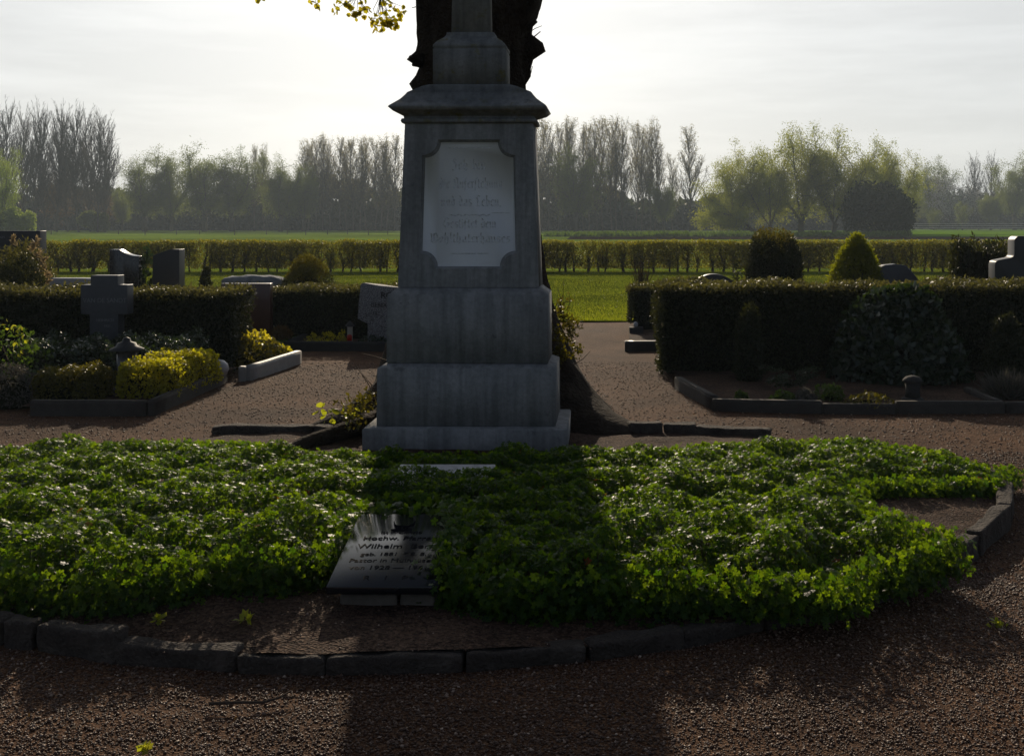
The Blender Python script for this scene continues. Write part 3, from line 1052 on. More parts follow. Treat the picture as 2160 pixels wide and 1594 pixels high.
lv = []
s_ = .0034
for text, x0, x1, yb, xh in (('Ich bin', 950, 1024, 358, 15), ('die AuferStehung', 925, 1058, 397, 15), ('und das Leben,', 928, 1056, 435, 15), ('Gestiftet dem', 934, 1046, 481, 14), ('Wohlthaterhauses', 905, 1076, 512, 14)):
    q, wid = nib_quads(text)
    q[:, :, 0] = ((q[:, :, 0] / wid) * (x1 - x0) + x0 - 988) * s_
    zb = PZ(yb, 7.83)
    q[:, :, 1] = q[:, :, 1] * xh * s_ + zb - DZ0
    lv.append(q)
for x0, x1, y, t in ((945, 1032, 454, 2), (1036, 1075, 449, 1.4), (950, 1030, 535, 2), (940, 1036, 311, 1.4)):
    a, b, w0, t2 = (x0 - 988) * s_, (x1 - 988) * s_, PZ(y, 7.83) - DZ0, t * s_ / 2
    nseg = 12
    for k_ in range(nseg):
        u0, u1 = a + (b - a) * k_ / nseg, a + (b - a) * (k_ + 1) / nseg
        wv = (lambda u: .006 * math.sin((u - a) * 110)) if y == 454 else (lambda u: 0)
        lv.append(np.array([[(u0, w0 - t2 + wv(u0)), (u1, w0 - t2 + wv(u1)), (u1, w0 + t2 + wv(u1)), (u0, w0 + t2 + wv(u0))]]))
q = np.concatenate(lv)
nq = len(q)
V = np.concatenate([np.r_[onplane(a, PD - .0012 - .00002 * (i % 9)), onplane(a, PD + .001)] for i, a in enumerate(q)])
b_ = np.arange(nq)[:, None] * 8
fq = np.concatenate([b_ + np.array(f) for f in ((0, 1, 2, 3), (0, 1, 5, 4), (1, 2, 6, 5), (2, 3, 7, 6), (3, 0, 4, 7))])
part('lettering', [(V, [fq], 0, None)], [M['letter']], panel)

cz = DZ0 + DH
part('cornice', [sqloft([(.482, .206, cz + .003), (.488, .212, cz + .018), (.482, .206, cz + .034), (.468, .192, cz + .036), (.47, .194, cz + .058), (.535, .26, cz + .085), (.566, .29, cz + .112),
                          (.553, .278, cz + .126), (.525, .25, cz + .147), (.49, .215, cz + .175), (.464, .19, cz + .205), (.447, .174, cz + .228), (.34, .19, cz + .268), (.285, .18, cz + .282)], .004)], [M['lichen']], mon)
bz = cz + .284
part('pedestal', [sqloft([(.262, .17, bz), (.262, .17, bz + .252), (.256, .165, bz + .262), (.262, .17, bz + .268), (.262, .17, bz + .285), (.235, .15, bz + .315), (.192, .12, bz + .345), (.175, .105, bz + .365), (.172, .105, bz + .385)], .004)], [M['lichen']], mon)
part('shaft', [sqloft([(.14, .09, bz + .388), (.125, .082, bz + 1.25), (.0, .0, bz + 1.32)][:2] + [(.02, .015, bz + 1.33)], .004)], [M['lichen']], mon)

# ------------------------------------------------------------------ the old lime tree behind it
TX, TY = -.985, 9.15
tree = thing('lime_tree', 'old lime tree with thick burred trunk and flared roots right behind the monument', 'tree', (TX, TY, 0))
nz, na = 90, 96
zs = np.linspace(-.05, 6.2, nz)
an = np.linspace(0, 2 * np.pi, na, endpoint=False)
A, Z = np.meshgrid(an, zs)
rad_ = .435 + .02 * np.clip(Z, 0, 3) * 0 + .5 * np.exp(-np.clip(Z, 0, 9) / .8)
lob = 0
for a0, wdt, L, kz in ((-.72, .32, .8, .25), (-.15, .8, .22, 1.0), (-2.5, .25, .6, .2), (.35, .3, .12, .3), (2.2, .3, .6, .3), (-1.57, .35, .25, .3), (1.4, .3, .5, .3)):
    da = (A - a0 + np.pi) % (2 * np.pi) - np.pi
    rad_ = rad_ + L * np.exp(-(da / wdt) ** 2) * np.exp(-np.clip(Z, 0, 9) / kz)
for a0, z0_, r0, L in ((0.05, 3.06, .12, .2), (-.1, 3.3, .2, .06), (.1, 2.86, .07, .08), (3.1, 2.98, .06, .12), (3.3, 2.75, .1, .09), (2.9, 2.55, .2, .06), (-.5, 3.5, .3, .2), (2.8, 3.9, .3, .25)):
    da = (A - a0 + np.pi) % (2 * np.pi) - np.pi
    rad_ = rad_ + L * np.exp(-((da * .6 / (r0 * 1.6)) ** 2 + ((Z - z0_) / r0) ** 2) * 1.6)
P3 = np.stack([np.cos(A) * .5, np.sin(A) * .5, Z * .35], 2).reshape(-1, 3)
rid = sn(P3, 91, 22).reshape(A.shape) * .018 + sn(P3 * (1, 1, 3), 92, 12).reshape(A.shape) * .02 + sn(P3 * (1, 1, 3), 93, 45).reshape(A.shape) * .008
rad_ = rad_ + rid
cxz = .02 * np.sin(Z * .9)
V = np.stack([TX + .0 + cxz + rad_ * np.cos(A), TY + rad_ * .78 * np.sin(A), Z], 2).reshape(-1, 3)
i = (np.arange(nz - 1)[:, None] * na + np.arange(na)[None]).ravel()
j = (np.arange(nz - 1)[:, None] * na + (np.arange(na)[None] + 1) % na).ravel()
tr = part('trunk', [(V, [np.stack([i, j, j + na, i + na], 1), np.array([[(nz - 1) * na + q_ for q_ in range(na)]])], 0, None)], [M['bark']], tree, smooth=True)


def W(x, y, d):
    return (PX(x, d), d, PZ(y, d))


# cut stubs and thin shoots on the trunk
stubs = [tube([W(1095, 70, 9.1), W(1110, 64, 9.05), W(1131, 45, 9.0)], [.022, .019, .017], 8),
         tube([W(890, 122, 9.0), W(878, 122, 8.95), W(867, 123, 8.9)], [.05, .036, .03], 9, wob=.006),
         tube([W(890, 137, 9.0), W(871, 137, 8.92)], [.03, .014], 7), tube([W(1110, 92, 9.0), W(1122, 82, 8.98), W(1140, 67, 8.95)], [.008, .006, .004], 5),
         tube([W(1118, 68, 9.0), W(1128, 61, 8.97), W(1143, 55, 8.95)], [.004, .003, .002], 4), tube([W(1108, 109, 9.0), W(1118, 111, 8.98)], [.012, .006], 5),
         tube([W(1104, 183, 9.0), W(1110, 170, 8.98), W(1120, 155, 8.97), W(1123, 140, 8.96)], [.005, .004, .003, .003], 4),
         tube([W(1100, 165, 9.0), W(1108, 148, 8.98), W(1114, 135, 8.97), W(1119, 134, 8.96)], [.003, .003, .002, .002], 4),
         tube([W(1098, 40, 9.0), W(1098, 20, 9.0), W(1094, -8, 9.0)], [.012, .011, .01], 5), tube([W(1090, 38, 9.0), W(1089, 22, 9.0), W(1084, 14, 9.0)], [.006, .005, .004], 5),
         tube([W(892, 20, 9.0), W(882, 14, 8.95), W(869, 17, 8.9)], [.008, .004, .003], 4), tube([W(892, 106, 9.0), W(880, 110, 8.95)], [.006, .003], 4)]
for st_ in stubs:
    part('cut_stub', [st_], [M['bark']], tree)


def shoots(name, spots, n, size, mats, up, leaf, rng, seedz=0):
    """leafy shoots from spots [(p, length, dir)]"""
    chs = []
    for p, L, dv in spots:
        p, dv = np.array(p), norm(np.array(dv))
        pts = [p]
        dd = dv
        for k_ in range(5):
            dd = norm(dd + rng.normal(0, .22, 3))
            pts.append(pts[-1] + dd * L / 5)
        pts = np.array(pts)
        chs.append(sticks(pts[:-1], pts[1:], np.linspace(.004, .002, 5), np.linspace(.0035, .0015, 5), 1))
        t = rng.uniform(.15, 1, n) * 5
        k_ = np.clip(t.astype(int), 0, 4)
        Q = pts[k_] + (pts[k_ + 1] - pts[k_]) * (t - k_)[:, None] + rng.normal(0, size * .5, (n, 3))
        chs.append(leaves(Q, rng.normal(size=(n, 3)), size * rng.uniform(.6, 1.2, n), leaf, .3, np.tile(dd + up, (n, 1)), 0, rng))
    return part(name, chs, mats, tree)


r2 = np.random.default_rng(5)
sp = []
for k_ in range(46):
    y = r2.uniform(652, 775)
    x = r2.uniform(1168, 1196 + 12 * math.sin((y - 650) / 125 * 3.14))
    sp.append((W(x, y, r2.uniform(8.5, 8.8)), r2.uniform(.06, .16), (r2.uniform(-.1, .8), -.4, r2.uniform(-.3, .8))))
shoots('leafy_shoots', sp, 16, .032, [M['olive'], M['twig']], (0, 0, .2), 'fold', r2)
sp = []
for k_ in range(30):
    t = r2.uniform(0, 1)
    x, y = 795 - 75 * t + r2.normal(0, 5), 848 + 38 * t + r2.normal(0, 10)
    sp.append((W(x, y, r2.uniform(7.75, 8.1)), r2.uniform(.05, .12), (r2.uniform(-.8, .2), -.2, r2.uniform(-.1, .8))))
shoots('root_shoots', sp, 10, .036, [M['olive'], M['twig']], (0, 0, .2), 'fold', r2)
sp = [(W(712, 882, 7.8), .05, (-.7, -.3, .3)), (W(722, 884, 7.8), .05, (.3, -.5, .3)), (W(692, 866, 7.75), .04, (-1, 0, .3)), (W(733, 878, 7.8), .05, (.2, -.3, .5)), (W(700, 874, 7.8), .05, (-.6, -.3, .1))]
shoots('bright_shoots', sp, 5, .06, [M['lime'], M['twig']], (0, 0, .1), 'round', r2)
thin = []
for a, b in (((795, 850), (750, 770)), ((770, 875), (708, 845)), ((1178, 655), (1188, 590)), ((1182, 660), (1176, 606)), ((1206, 772), (1245, 741)), ((1186, 640), (1206, 632)), ((815, 760), (762, 745)), ((790, 830), (765, 790))):
    d_ = 8.6 if a[0] > 1000 else 8.0
    m_ = ((a[0] + b[0]) / 2 + 5, (a[1] + b[1]) / 2)
    thin += [sticks([W(*a, d_), W(*m_, d_)], [W(*m_, d_), W(*b, d_ - .05)], [.005, .0035], [.0035, .002])]
part('thin_twigs', thin, [M['twig']], tree)

# a low limb leaves the trunk above the picture and droops in from the top
r3 = np.random.default_rng(17)
limb = [(TX - .35, TY - .1, 3.95), (-1.7, 8.95, 4.15), (-2.2, 8.7, 4.05), (-2.7, 8.5, 3.75), (-3.0, 8.4, 3.5)]
hb = part('hanging_branch', [tube(limb, [.06, .045, .032, .02, .01], 7, wob=.01)], [M['twig']], tree)
tw, lf = [], []


def twig(pts, d, rad0, nl, spread=.055):
    P_ = np.array([W(x, y, d) for x, y in pts])
    k = len(P_) - 1
    tw.append(sticks(P_[:-1], P_[1:], np.linspace(rad0, rad0 * .5, k), np.linspace(rad0 * .8, rad0 * .35, k)))
    lf.append((P_[-1], nl, spread))
    return P_


twig([(800, -60), (802, 0), (808, 28), (818, 42)], 8.4, .006, 26, .06)
twig([(790, -50), (750, -4), (735, -14)], 8.4, .005, 0)
for (x, y, nl) in ((795, 60, 7), (788, 45, 5), (835, 55, 8), (823, 50, 12), (830, 46, 10), (812, 46, 8), (845, 28, 12), (858, 28, 0), (822, 10, 6), (811, 2, 8), (829, 16, 5), (815, 24, 4), (795, 30, 4), (772, 16, 12), (760, 25, 12), (752, 29, 12), (745, 32, 6), (766, 33, 4), (780, 31, 1), (732, 8, 8), (740, 10, 5),
                   (727, 10, 4), (706, 20, 8), (666, 10, 8), (671, 5, 4), (744, 12, 2), (713, 4, 3), (792, 40, 4), (783, 45, 3), (548, -2, 6), (735, 22, 3), (805, 58, 5), (852, 16, 2), (815, 40, 8), (763, 3, 4)):
    src = (802, -8) if x > 780 else (752, -14) if x > 690 else (672, -20)
    if nl:
        tw.append(sticks([W(*src, 8.42)], [W((x + src[0]) / 2 + r3.normal(0, 4), (y + src[1]) / 2 + 3, 8.4)], [.0028], [.002]))
        tw.append(sticks([tw[-1][0].reshape(-1, 3)[3:].mean(0)], [W(x, y, 8.38)], [.002], [.0014]))
        lf.append((np.array(W(x, y, 8.38)), nl, .022))
for x in (802, 752, 672, 548):
    tw.append(sticks([W(x, -8 if x > 780 else -14, 8.42)], [(np.array(limb[3]) if x > 600 else np.array(limb[4])) * (1, 1, 1)], [.004], [.009]))
lv2 = []
for p, nl, spd in lf:
    if nl:
        Q = p + r3.normal(0, spd * .6, (nl, 3))
        lv2.append(leaves(Q, r3.normal(size=(nl, 3)), r3.uniform(.028, .05, nl), 'round', .3, np.tile((0, 0, -1.), (nl, 1)), 0, r3))
part('leaves', lv2, [M['fresh']], hb)
part('twigs', tw, [M['twig']], hb)
# the crown, all of it above the picture: forking limbs with the first small leaves
r6 = np.random.default_rng(66)
CS, CL = [], []
for k in range(15):
    a = k / 15 * 6.28 + r6.uniform(-.2, .2)
    q = np.array([TX + .25 * math.cos(a), TY + .2 * math.sin(a), r6.uniform(4.6, 6.0)])
    d = norm(np.array([math.cos(a), math.sin(a), r6.uniform(.35, 1.3)]))
    L, r = r6.uniform(2.4, 4.2), r6.uniform(.05, .09)
    for g in range(6):
        d = norm(d + r6.normal(0, .16, 3) + (0, 0, .05))
        q2 = q + d * L / 6
        CS.append((q, q2, r * (1 - g * .15), r * (1 - (g + 1) * .15)))
        for b in range(4):
            d2 = norm(d + r6.normal(0, .7, 3) + (0, 0, .1))
            m = q + (q2 - q) * r6.uniform(0, 1)
            m2 = m + d2 * L * r6.uniform(.12, .26)
            m3 = m2 + norm(d2 + r6.normal(0, .4, 3)) * L * .12
            CS += [(m, m2, r * .3, r * .18), (m2, m3, r * .18, r * .07)]
            CL += [m2, m3, m3]
        q = q2
CA = [np.array([c[i_] for c in CS]) for i_ in range(4)]
CL = np.array(CL)
CQ = np.repeat(CL, 9, 0) + r6.normal(0, .16, (len(CL) * 9, 3))
keep = (CQ[:, 2] > 4.5) & (CQ[:, 1] < 13.2)
CQ = CQ[keep]
ok_ = (np.minimum(CA[0][:, 2], CA[1][:, 2]) > 4.4)
part('crown', [sticks(CA[0][ok_], CA[1][ok_], CA[2][ok_], CA[3][ok_], 1), leaves(CQ, r6.normal(size=CQ.shape), r6.uniform(.03, .055, len(CQ)), 'round', .3, np.tile((0, 0, -1.), (len(CQ), 1)), 0, r6)], [M['fresh'], M['twig']], tree)
# root beside the base, left
part('surface_root', [tube([(TX - .5, 8.6, .12), (-1.75, 8.05, .09), (-2.0, 7.7, .04), (-2.15, 7.45, -.03)], [.1, .075, .055, .03], 12, wob=.025)], [M['bark']], tree, smooth=True)


# ------------------------------------------------------------------ hedges and shrubs
def box_points(n, rng, x0, x1, y0, y1, z0, z1, shear=0.0, lump=.03, seed=1):
    """points and outward normals on a clipped box hedge (top, front, back, ends)"""
    ax = np.array([(x1 - x0) * (y1 - y0), (x1 - x0) * (z1 - z0), .4 * (x1 - x0) * (z1 - z0), (y1 - y0) * (z1 - z0), (y1 - y0) * (z1 - z0)])
    k = rng.choice(5, n, p=ax / ax.sum())
    u = rng.uniform(0, 1, (n, 3))
    P = np.stack([x0 + u[:, 0] * (x1 - x0), y0 + u[:, 1] * (y1 - y0), z0 + u[:, 2] * (z1 - z0)], 1)
    N = np.zeros((n, 3))
    for i, (ax_, v, s) in enumerate(((2, z1, 1), (1, y0, -1), (1, y1, 1), (0, x0, -1), (0, x1, 1))):
        m = k == i
        P[m, ax_] = v
        N[m, ax_] = s
    off = lump * (sn(P, seed, 7) + .5 * sn(P, seed + 1, 19)) + rng.normal(0, .012, n)
    P = P + N * off[:, None]
    P[:, 1] += shear * (P[:, 0] - x0)
    return P, N


def clipped_hedge(name, label, x0, x1, y0, y1, h, n, shear=0.0, leafm='yew', topm='yewtop', size=.03, seed=1, z0=.03, cat='hedge', group=None):
    rng = np.random.default_rng(seed)
    t = thing(name, label, cat, ((x0 + x1) / 2, (y0 + y1) / 2, 0), group)
    P, N = box_points(n, rng, x0, x1, y0, y1, z0, h, shear, .028, seed)
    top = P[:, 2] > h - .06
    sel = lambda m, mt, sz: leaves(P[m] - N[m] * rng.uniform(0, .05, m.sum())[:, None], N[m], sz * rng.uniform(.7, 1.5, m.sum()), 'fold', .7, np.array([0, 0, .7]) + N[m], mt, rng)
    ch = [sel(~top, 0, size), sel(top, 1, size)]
    ins = .07
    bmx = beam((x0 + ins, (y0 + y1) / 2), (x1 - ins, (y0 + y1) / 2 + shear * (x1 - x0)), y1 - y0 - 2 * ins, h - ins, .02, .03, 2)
    tips = top & (rng.uniform(0, 1, n) < .08)
    ch.append(leaves(P[tips], N[tips], size * 2.0, 'long', .5, np.tile((0, 0, 1.), (tips.sum(), 1)), 1, rng))
    part('foliage', ch + [bmx], [M[leafm], M[topm], M['core']], t)
    return t


def blob(name, label, c, rx, ry, h, n, leafm, size, tpl='fold', seed=1, cat='shrub', expo=2.0, point=0.0, spread=.7, up=.6, lump=.1, core=.8, base=0.0, group=None, stem=True, freq=5, topm=None, topcut=.8):
    """a shrub as a lumpy dome of leaves: c ground point, rx/ry radii, h height; point>0 draws the top to a tip"""
    rng = np.random.default_rng(seed)
    t = thing(name, label, cat, (c[0], c[1], 0), group)
    d = norm(rng.normal(size=(n, 3)))
    d[:, 2] = d[:, 2] * .5 + .5 if base == 0 else d[:, 2]
    az = np.arctan2(d[:, 1], d[:, 0])
    tt = rng.uniform(0, 1, n) ** .8                     # height fraction
    prof = (1 - tt ** expo) ** (1 / expo) if point == 0 else np.clip((1 - tt) ** point, 0, 1) * np.clip(.55 + tt * 3, 0, 1)
    if base:
        prof = prof * np.clip(.5 + tt * 2.2, 0, 1)
    rr = np.where(rng.uniform(0, 1, n) < .75, rng.uniform(.9, 1.03, n), rng.uniform(.5, .95, n))
    P = np.stack([np.cos(az) * prof * rx, np.sin(az) * prof * ry, tt * h], 1)
    nn = norm(np.stack([np.cos(az) / rx, np.sin(az) / ry, (tt + .15) / h * .9], 1))
    lm = 1 + lump * (sn(P, seed, freq / max(rx, .05) * .5) + .5 * sn(P, seed + 3, freq * 2.5 / max(rx, .05) * .5))
    P = P * (rr * lm)[:, None] + np.array([c[0], c[1], .03])
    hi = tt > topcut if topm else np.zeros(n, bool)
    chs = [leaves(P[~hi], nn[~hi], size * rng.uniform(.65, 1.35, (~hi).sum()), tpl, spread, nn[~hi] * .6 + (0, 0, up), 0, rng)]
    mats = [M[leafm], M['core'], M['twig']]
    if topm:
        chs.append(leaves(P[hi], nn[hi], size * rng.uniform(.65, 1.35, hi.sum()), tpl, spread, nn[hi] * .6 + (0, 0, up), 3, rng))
        mats.append(M[topm])
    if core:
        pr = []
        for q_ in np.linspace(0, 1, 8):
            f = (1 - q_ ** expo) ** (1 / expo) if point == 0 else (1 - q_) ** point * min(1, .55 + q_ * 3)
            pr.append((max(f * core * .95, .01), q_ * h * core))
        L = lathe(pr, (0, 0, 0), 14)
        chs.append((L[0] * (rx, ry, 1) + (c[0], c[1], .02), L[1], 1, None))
    part('foliage', chs, mats, t)
    if stem:
        k = 5
        S0 = np.tile((c[0], c[1], -.02), (k, 1)) + rng.normal(0, rx * .12, (k, 3)) * (1, 1, 0)
        S1 = S0 + rng.normal(0, 1, (k, 3)) * (rx * .3, ry * .3, 0) + (0, 0, h * .75)
        part('stems', [sticks(S0, S1, np.full(k, .012), np.full(k, .004))], [M['twig']], t)
    return t


# boundary hedge across the whole width, light shining through
HD, HH = 35.4, 1.0
bh = thing('boundary_hedge', 'long see-through hornbeam hedge across the back of the cemetery, lit from behind', 'hedge', (0, HD, 0))
n = 290000
x = R.uniform(-19.5, 15.5, n)
u = R.uniform(0, 1, n)
z = .12 + .9 * u
dens = np.clip(.72 + .4 * u + .42 * sn(np.stack([x, z * .0, z * 1.2], 1), 51, 2.6) + .2 * sn(np.stack([x, z * .0, z], 1), 52, 9), .03, 1)
k = R.uniform(0, 1, n) < dens
x, z, u = x[k], z[k], u[k]
hw = .30 * np.clip(.55 + .45 * u, 0, 1)
y = HD + R.normal(0, .5, len(x)) * hw
z = z * (1 + .025 * sn(np.stack([x, x * 0, x * 0], 1), 53, 3) + .015 * sn(np.stack([x, x * 0, x * 0], 1), 54, 14)) + R.normal(0, .015, len(x))
top = u > .93
P = np.stack([x, y, z], 1)
f1 = leaves(P[~top], R.normal(size=((~top).sum(), 3)), R.uniform(.03, .065, (~top).sum()), 'fold', .2, None, 0)
f2 = leaves(P[top], R.normal(size=(top.sum(), 3)), R.uniform(.03, .06, top.sum()), 'fold', .2, None, 0)
xs = np.arange(-19.4, 15.4, .36) + R.normal(0, .09, 97)[:len(np.arange(-19.4, 15.4, .36))]
tw_ = []
for k_ in range(9):
    b0 = np.stack([xs + R.normal(0, .04, len(xs)), HD + R.normal(0, .06, len(xs)), R.uniform(.1, .4, len(xs))], 1)
    tw_.append(sticks(b0, b0 + np.stack([R.normal(0, .2, len(xs)), R.normal(0, .1, len(xs)), R.uniform(.25, .6, len(xs))], 1), np.full(len(xs), .014), np.full(len(xs), .004)))
part('foliage', [f1, f2], [M['beech']], bh)
part('twigs', tw_, [M['twig']], bh)
for q_ in xs:
    x_ = q_ + R.normal(0, .05)
    pp = [(x_, HD, -.03), (x_ + R.normal(0, .05), HD, .3), (x_ + R.normal(0, .1), HD, .62), (x_ + R.normal(0, .16), HD, .9)]
    q_ = R.uniform(.6, 1.25)
    part('stem', [tube(pp, [.042 * q_, .033 * q_, .022 * q_, .01], 6)], [M['twig']], bh)

# clipped yew hedges between the graves
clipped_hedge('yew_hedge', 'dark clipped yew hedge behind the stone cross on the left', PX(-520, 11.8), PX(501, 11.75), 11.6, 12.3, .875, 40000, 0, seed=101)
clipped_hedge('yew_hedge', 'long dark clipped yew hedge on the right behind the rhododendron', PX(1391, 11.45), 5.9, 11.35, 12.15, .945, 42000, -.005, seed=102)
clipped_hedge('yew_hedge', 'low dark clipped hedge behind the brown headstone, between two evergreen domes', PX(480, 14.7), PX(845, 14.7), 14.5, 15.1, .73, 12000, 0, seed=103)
t = clipped_hedge('clipped_bush', 'small dark box-shaped bush on thin stems beside the path on the right', PX(1328, 16), PX(1402, 16), 15.8, 16.3, .66, 5000, 0, seed=104, z0=.14, cat='shrub')
part('stems', [sticks(np.c_[R.uniform(PX(1345, 16), PX(1385, 16), 7), R.uniform(15.9, 16.2, 7), np.full(7, -.02)], np.c_[R.uniform(PX(1335, 16), PX(1395, 16), 7), R.uniform(15.9, 16.2, 7), np.full(7, .3)], np.full(7, .018), np.full(7, .012))], [M['twig']], t)
single('pale_stone', [lathe([(.01, 0), (.028, .01), (.034, .04), (.024, .065), (.005, .075)], (0, 0, 0), 10, 0)], [M['white']], (PX(1341, 15.4), 15.4, .13), 'small pale stone glinting under the clipped bush on the right', 'stone', smooth=True)
bx = single('planter', [prism([(-.09, 0), (.09, 0), (.1, .13), (-.1, .13)], -.09, .09, .01)], [M['darkkerb']], (PX(1342, 15.4), 15.4, 0), 'small dark planter box below the clipped bush on the right', 'planter')


# ------------------------------------------------------------------ grave plots
def border(name, label, segs, h, m, w=.06, cat='grave border', seed=1, hs=None):
    t = thing(name, label, cat, (segs[0][0][0], segs[0][0][1], 0))
    for i, (a, b) in enumerate(segs):
        part('kerb', [beam(a, b, w, hs[i] if hs else h, -.05, .007, rough=.0015, seed=seed + i, n=5)], [M[m]], t)
    return t


# left plot with the cross
pA, pB, pC = (-4.6, 9.02), (PX(318, 9.0), 9.0), (PX(474, 11.0), 11.0)
border('grave_border', 'dark stone border of the left grave with the golden bushes', [(pA, (pB[0] - .035, pB[1])), (pB, pC)], .137, 'graykerb')
setting('grave_soil', [(np.array([(-4.7, 9.03, .08), (pB[0] - .02, 9.03, .08), (pC[0] - .02, 11.5, .08), (-5.0, 11.5, .08)]), [np.array([(0, 1, 2, 3)])], 0, None)], [M['soil']])
cd = 11.15
cr = thing('stone_cross', 'dark grey stone cross with a carved name on the left grave', 'gravestone', (PX(224, cd), cd, 0))
cs = cd / F
X_ = lambda x: PX(x, cd)
Z_ = lambda y: PZ(y, cd)
part('cross', [prism([(X_(189), .0), (X_(249), .0), (X_(249), Z_(663)), (X_(268), Z_(663)), (X_(268), Z_(601)), (X_(248), Z_(601)), (X_(248), Z_(581)), (X_(191), Z_(581)), (X_(191), Z_(601)), (X_(170), Z_(601)), (X_(170), Z_(663)), (X_(189), Z_(663))], cd, cd + .16, .006)], [M['cross']], cr)


def lettering(text, x, y, z, size, parent, mat, sx=1.0, ext=.0012, tilt=None, align='CENTER'):
    c = bpy.data.curves.new('lettering', 'FONT')
    c.body = text
    c.size = size
    c.align_x = align
    c.extrude = ext
    c.materials.append(M[mat])
    tmp = bpy.data.objects.new('lettering_curve', c)
    sc.collection.objects.link(tmp)
    me = bpy.data.meshes.new_from_object(tmp.evaluated_get(bpy.context.evaluated_depsgraph_get()))
    bpy.data.objects.remove(tmp)
    bpy.data.curves.remove(c)
    o = bpy.data.objects.new('lettering', me)
    sc.collection.objects.link(o)
    o.parent = parent
    po_ = ORIG[parent.name]
    o.location = (x - po_[0], y - po_[1], z - po_[2])
    o.rotation_euler = (math.radians(90) if tilt is None else tilt, 0, 0)
    o.scale = (sx, 1, 1)
    return o


lettering('VAN DE SANDT', X_(221), cd - .001, Z_(638), .064, cr, 'letter_pale', .98)
lettering('HEINRICH', X_(222), cd - .001, Z_(678), .04, cr, 'letter_pale')
lettering('1921', X_(226), cd - .001, Z_(690), .036, cr, 'letter_pale')

# golden and green planting of the left plot
clip = np.random.default_rng(3)


def mound_box(name, label, p0, p1, w, h, n, leafm, size, seed, cat='shrub', z0=.06, core='core', lump=.05):
    """a loosely clipped long bush between two ground points"""
    rng = np.random.default_rng(seed)
    p0, p1 = np.array(p0), np.array(p1)
    L = np.linalg.norm(p1 - p0)
    v = (p1 - p0) / L
    q = np.array((-v[1], v[0]))
    mid = (p0 + p1) / 2
    t = thing(name, label, cat, (mid[0], mid[1], 0))
    P, dd = box_points(n, rng, -L / 2, L / 2, -w / 2, w / 2, 0, h - z0, 0, 0, seed)
    half = np.array((L / 2, w / 2, h - z0))
    rr = np.minimum(half * (1, 1, 1), .14)
    inn = np.clip(P, (-half + rr) * (1, 1, 0), half - rr)
    dv = P - inn
    ln = np.linalg.norm(dv / rr, axis=1, keepdims=True)
    P = np.where(ln > 1, inn + dv / np.maximum(ln, 1e-6), P)
    dd = norm(dd + np.where(ln > 1, norm(dv) * 1.2, 0))
    P = P + dd * (lump * (.7 * sn(P, seed, 11) + .5 * sn(P, seed + 1, 26)) * .8 - rng.uniform(0, .05, n))[:, None]
    W3 = np.c_[mid + P[:, :1] * v + P[:, 1:2] * q, P[:, 2] + z0]
    N3 = np.c_[dd[:, :1] * v + dd[:, 1:2] * q, dd[:, 2]]
    ch = [leaves(W3, N3, size * rng.uniform(.65, 1.35, n), 'fold', .7, N3 + (0, 0, .8), 0, rng)]
    a, b = mid - v * L * .42, mid + v * L * .42
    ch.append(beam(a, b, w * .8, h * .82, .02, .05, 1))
    part('foliage', ch, [M[leafm], M['core']], t)
    return t


mound_box('golden_bush', 'bright yellow clipped bush at the right edge of the left grave', (PX(300, 9.5), 9.42), (PX(415, 10.75), 10.75), .52, .385, 9000, 'gold', .03, 201)
mound_box('golden_bush', 'low olive yellow clipped bush at the front of the left grave', (PX(85, 9.55), 9.5), (PX(232, 9.55), 9.5), .42, .34, 6000, 'olive', .025, 202)
mound_box('evergreen_planting', 'dark green low evergreen planting around the foot of the stone cross', (PX(60, 10.6), 10.65), (PX(400, 10.6), 10.65), 1.0, .44, 9000, 'darkleaf', .035, 203, lump=.1)
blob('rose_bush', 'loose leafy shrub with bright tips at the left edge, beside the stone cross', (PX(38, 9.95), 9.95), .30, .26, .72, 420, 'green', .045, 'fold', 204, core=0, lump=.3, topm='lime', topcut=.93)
blob('heather', 'grey wintry heather at the left front corner of the left grave', (PX(20, 9.4), 9.4), .32, .2, .3, 2200, 'heather', .03, 'long', 205, lump=.15)


def lantern(name, label, c, h, w, bodym, capm, candle=None, square=False):
    t = thing(name, label, 'grave lantern', c)
    n_ = 4 if square else 12
    part('base', [lathe([(w * .62, 0), (w * .62, h * .05), (w * .5, h * .1)], c, n_)], [M[capm]], t)
    part('body', [lathe([(w * .46, h * .1), (w * .48, h * .2), (w * .45, h * .74)], c, n_)], [M[bodym]], t, smooth=not square)
    part('lid', [lathe([(w * .45, h * .74), (w * .78, h * .75), (w * .8, h * .775), (w * .5, h * .83), (w * .42, h * .89), (w * .2, h * .915), (w * .18, h * .97), (w * .02, h)] if not square else [(w * .45, h * .74), (w * .8, h * .76), (w * .82, h * .79), (w * .02, h)], c, n_)], [M[capm]], t)
    if not square:
        for a in range(4):
            x_, y_ = c[0] + w * .49 * math.cos(a * 1.57 + .78), c[1] + w * .49 * math.sin(a * 1.57 + .78)
            part('post', [sticks([(x_, y_, c[2] + h * .08)], [(x_, y_, c[2] + h * .76)], [.006], [.006])], [M[capm]], t)
    return t


lantern('grave_lantern', 'dark bronze grave lantern with a round lid beside the yellow bush', (PX(267, 9.85), 9.85, .08), .49, .19, 'lampglass', 'metal')
single('stone_ball', [lathe([(.02, 0), (.075, .02), (.095, .07), (.085, .12), (.05, .155), (.01, .168)], (0, 0, 0), 16)], [M['white']], (PX(462, 10.8), 10.8, .08), 'smooth pale grey stone ball at the back corner of the left grave', 'stone ball', smooth=True)

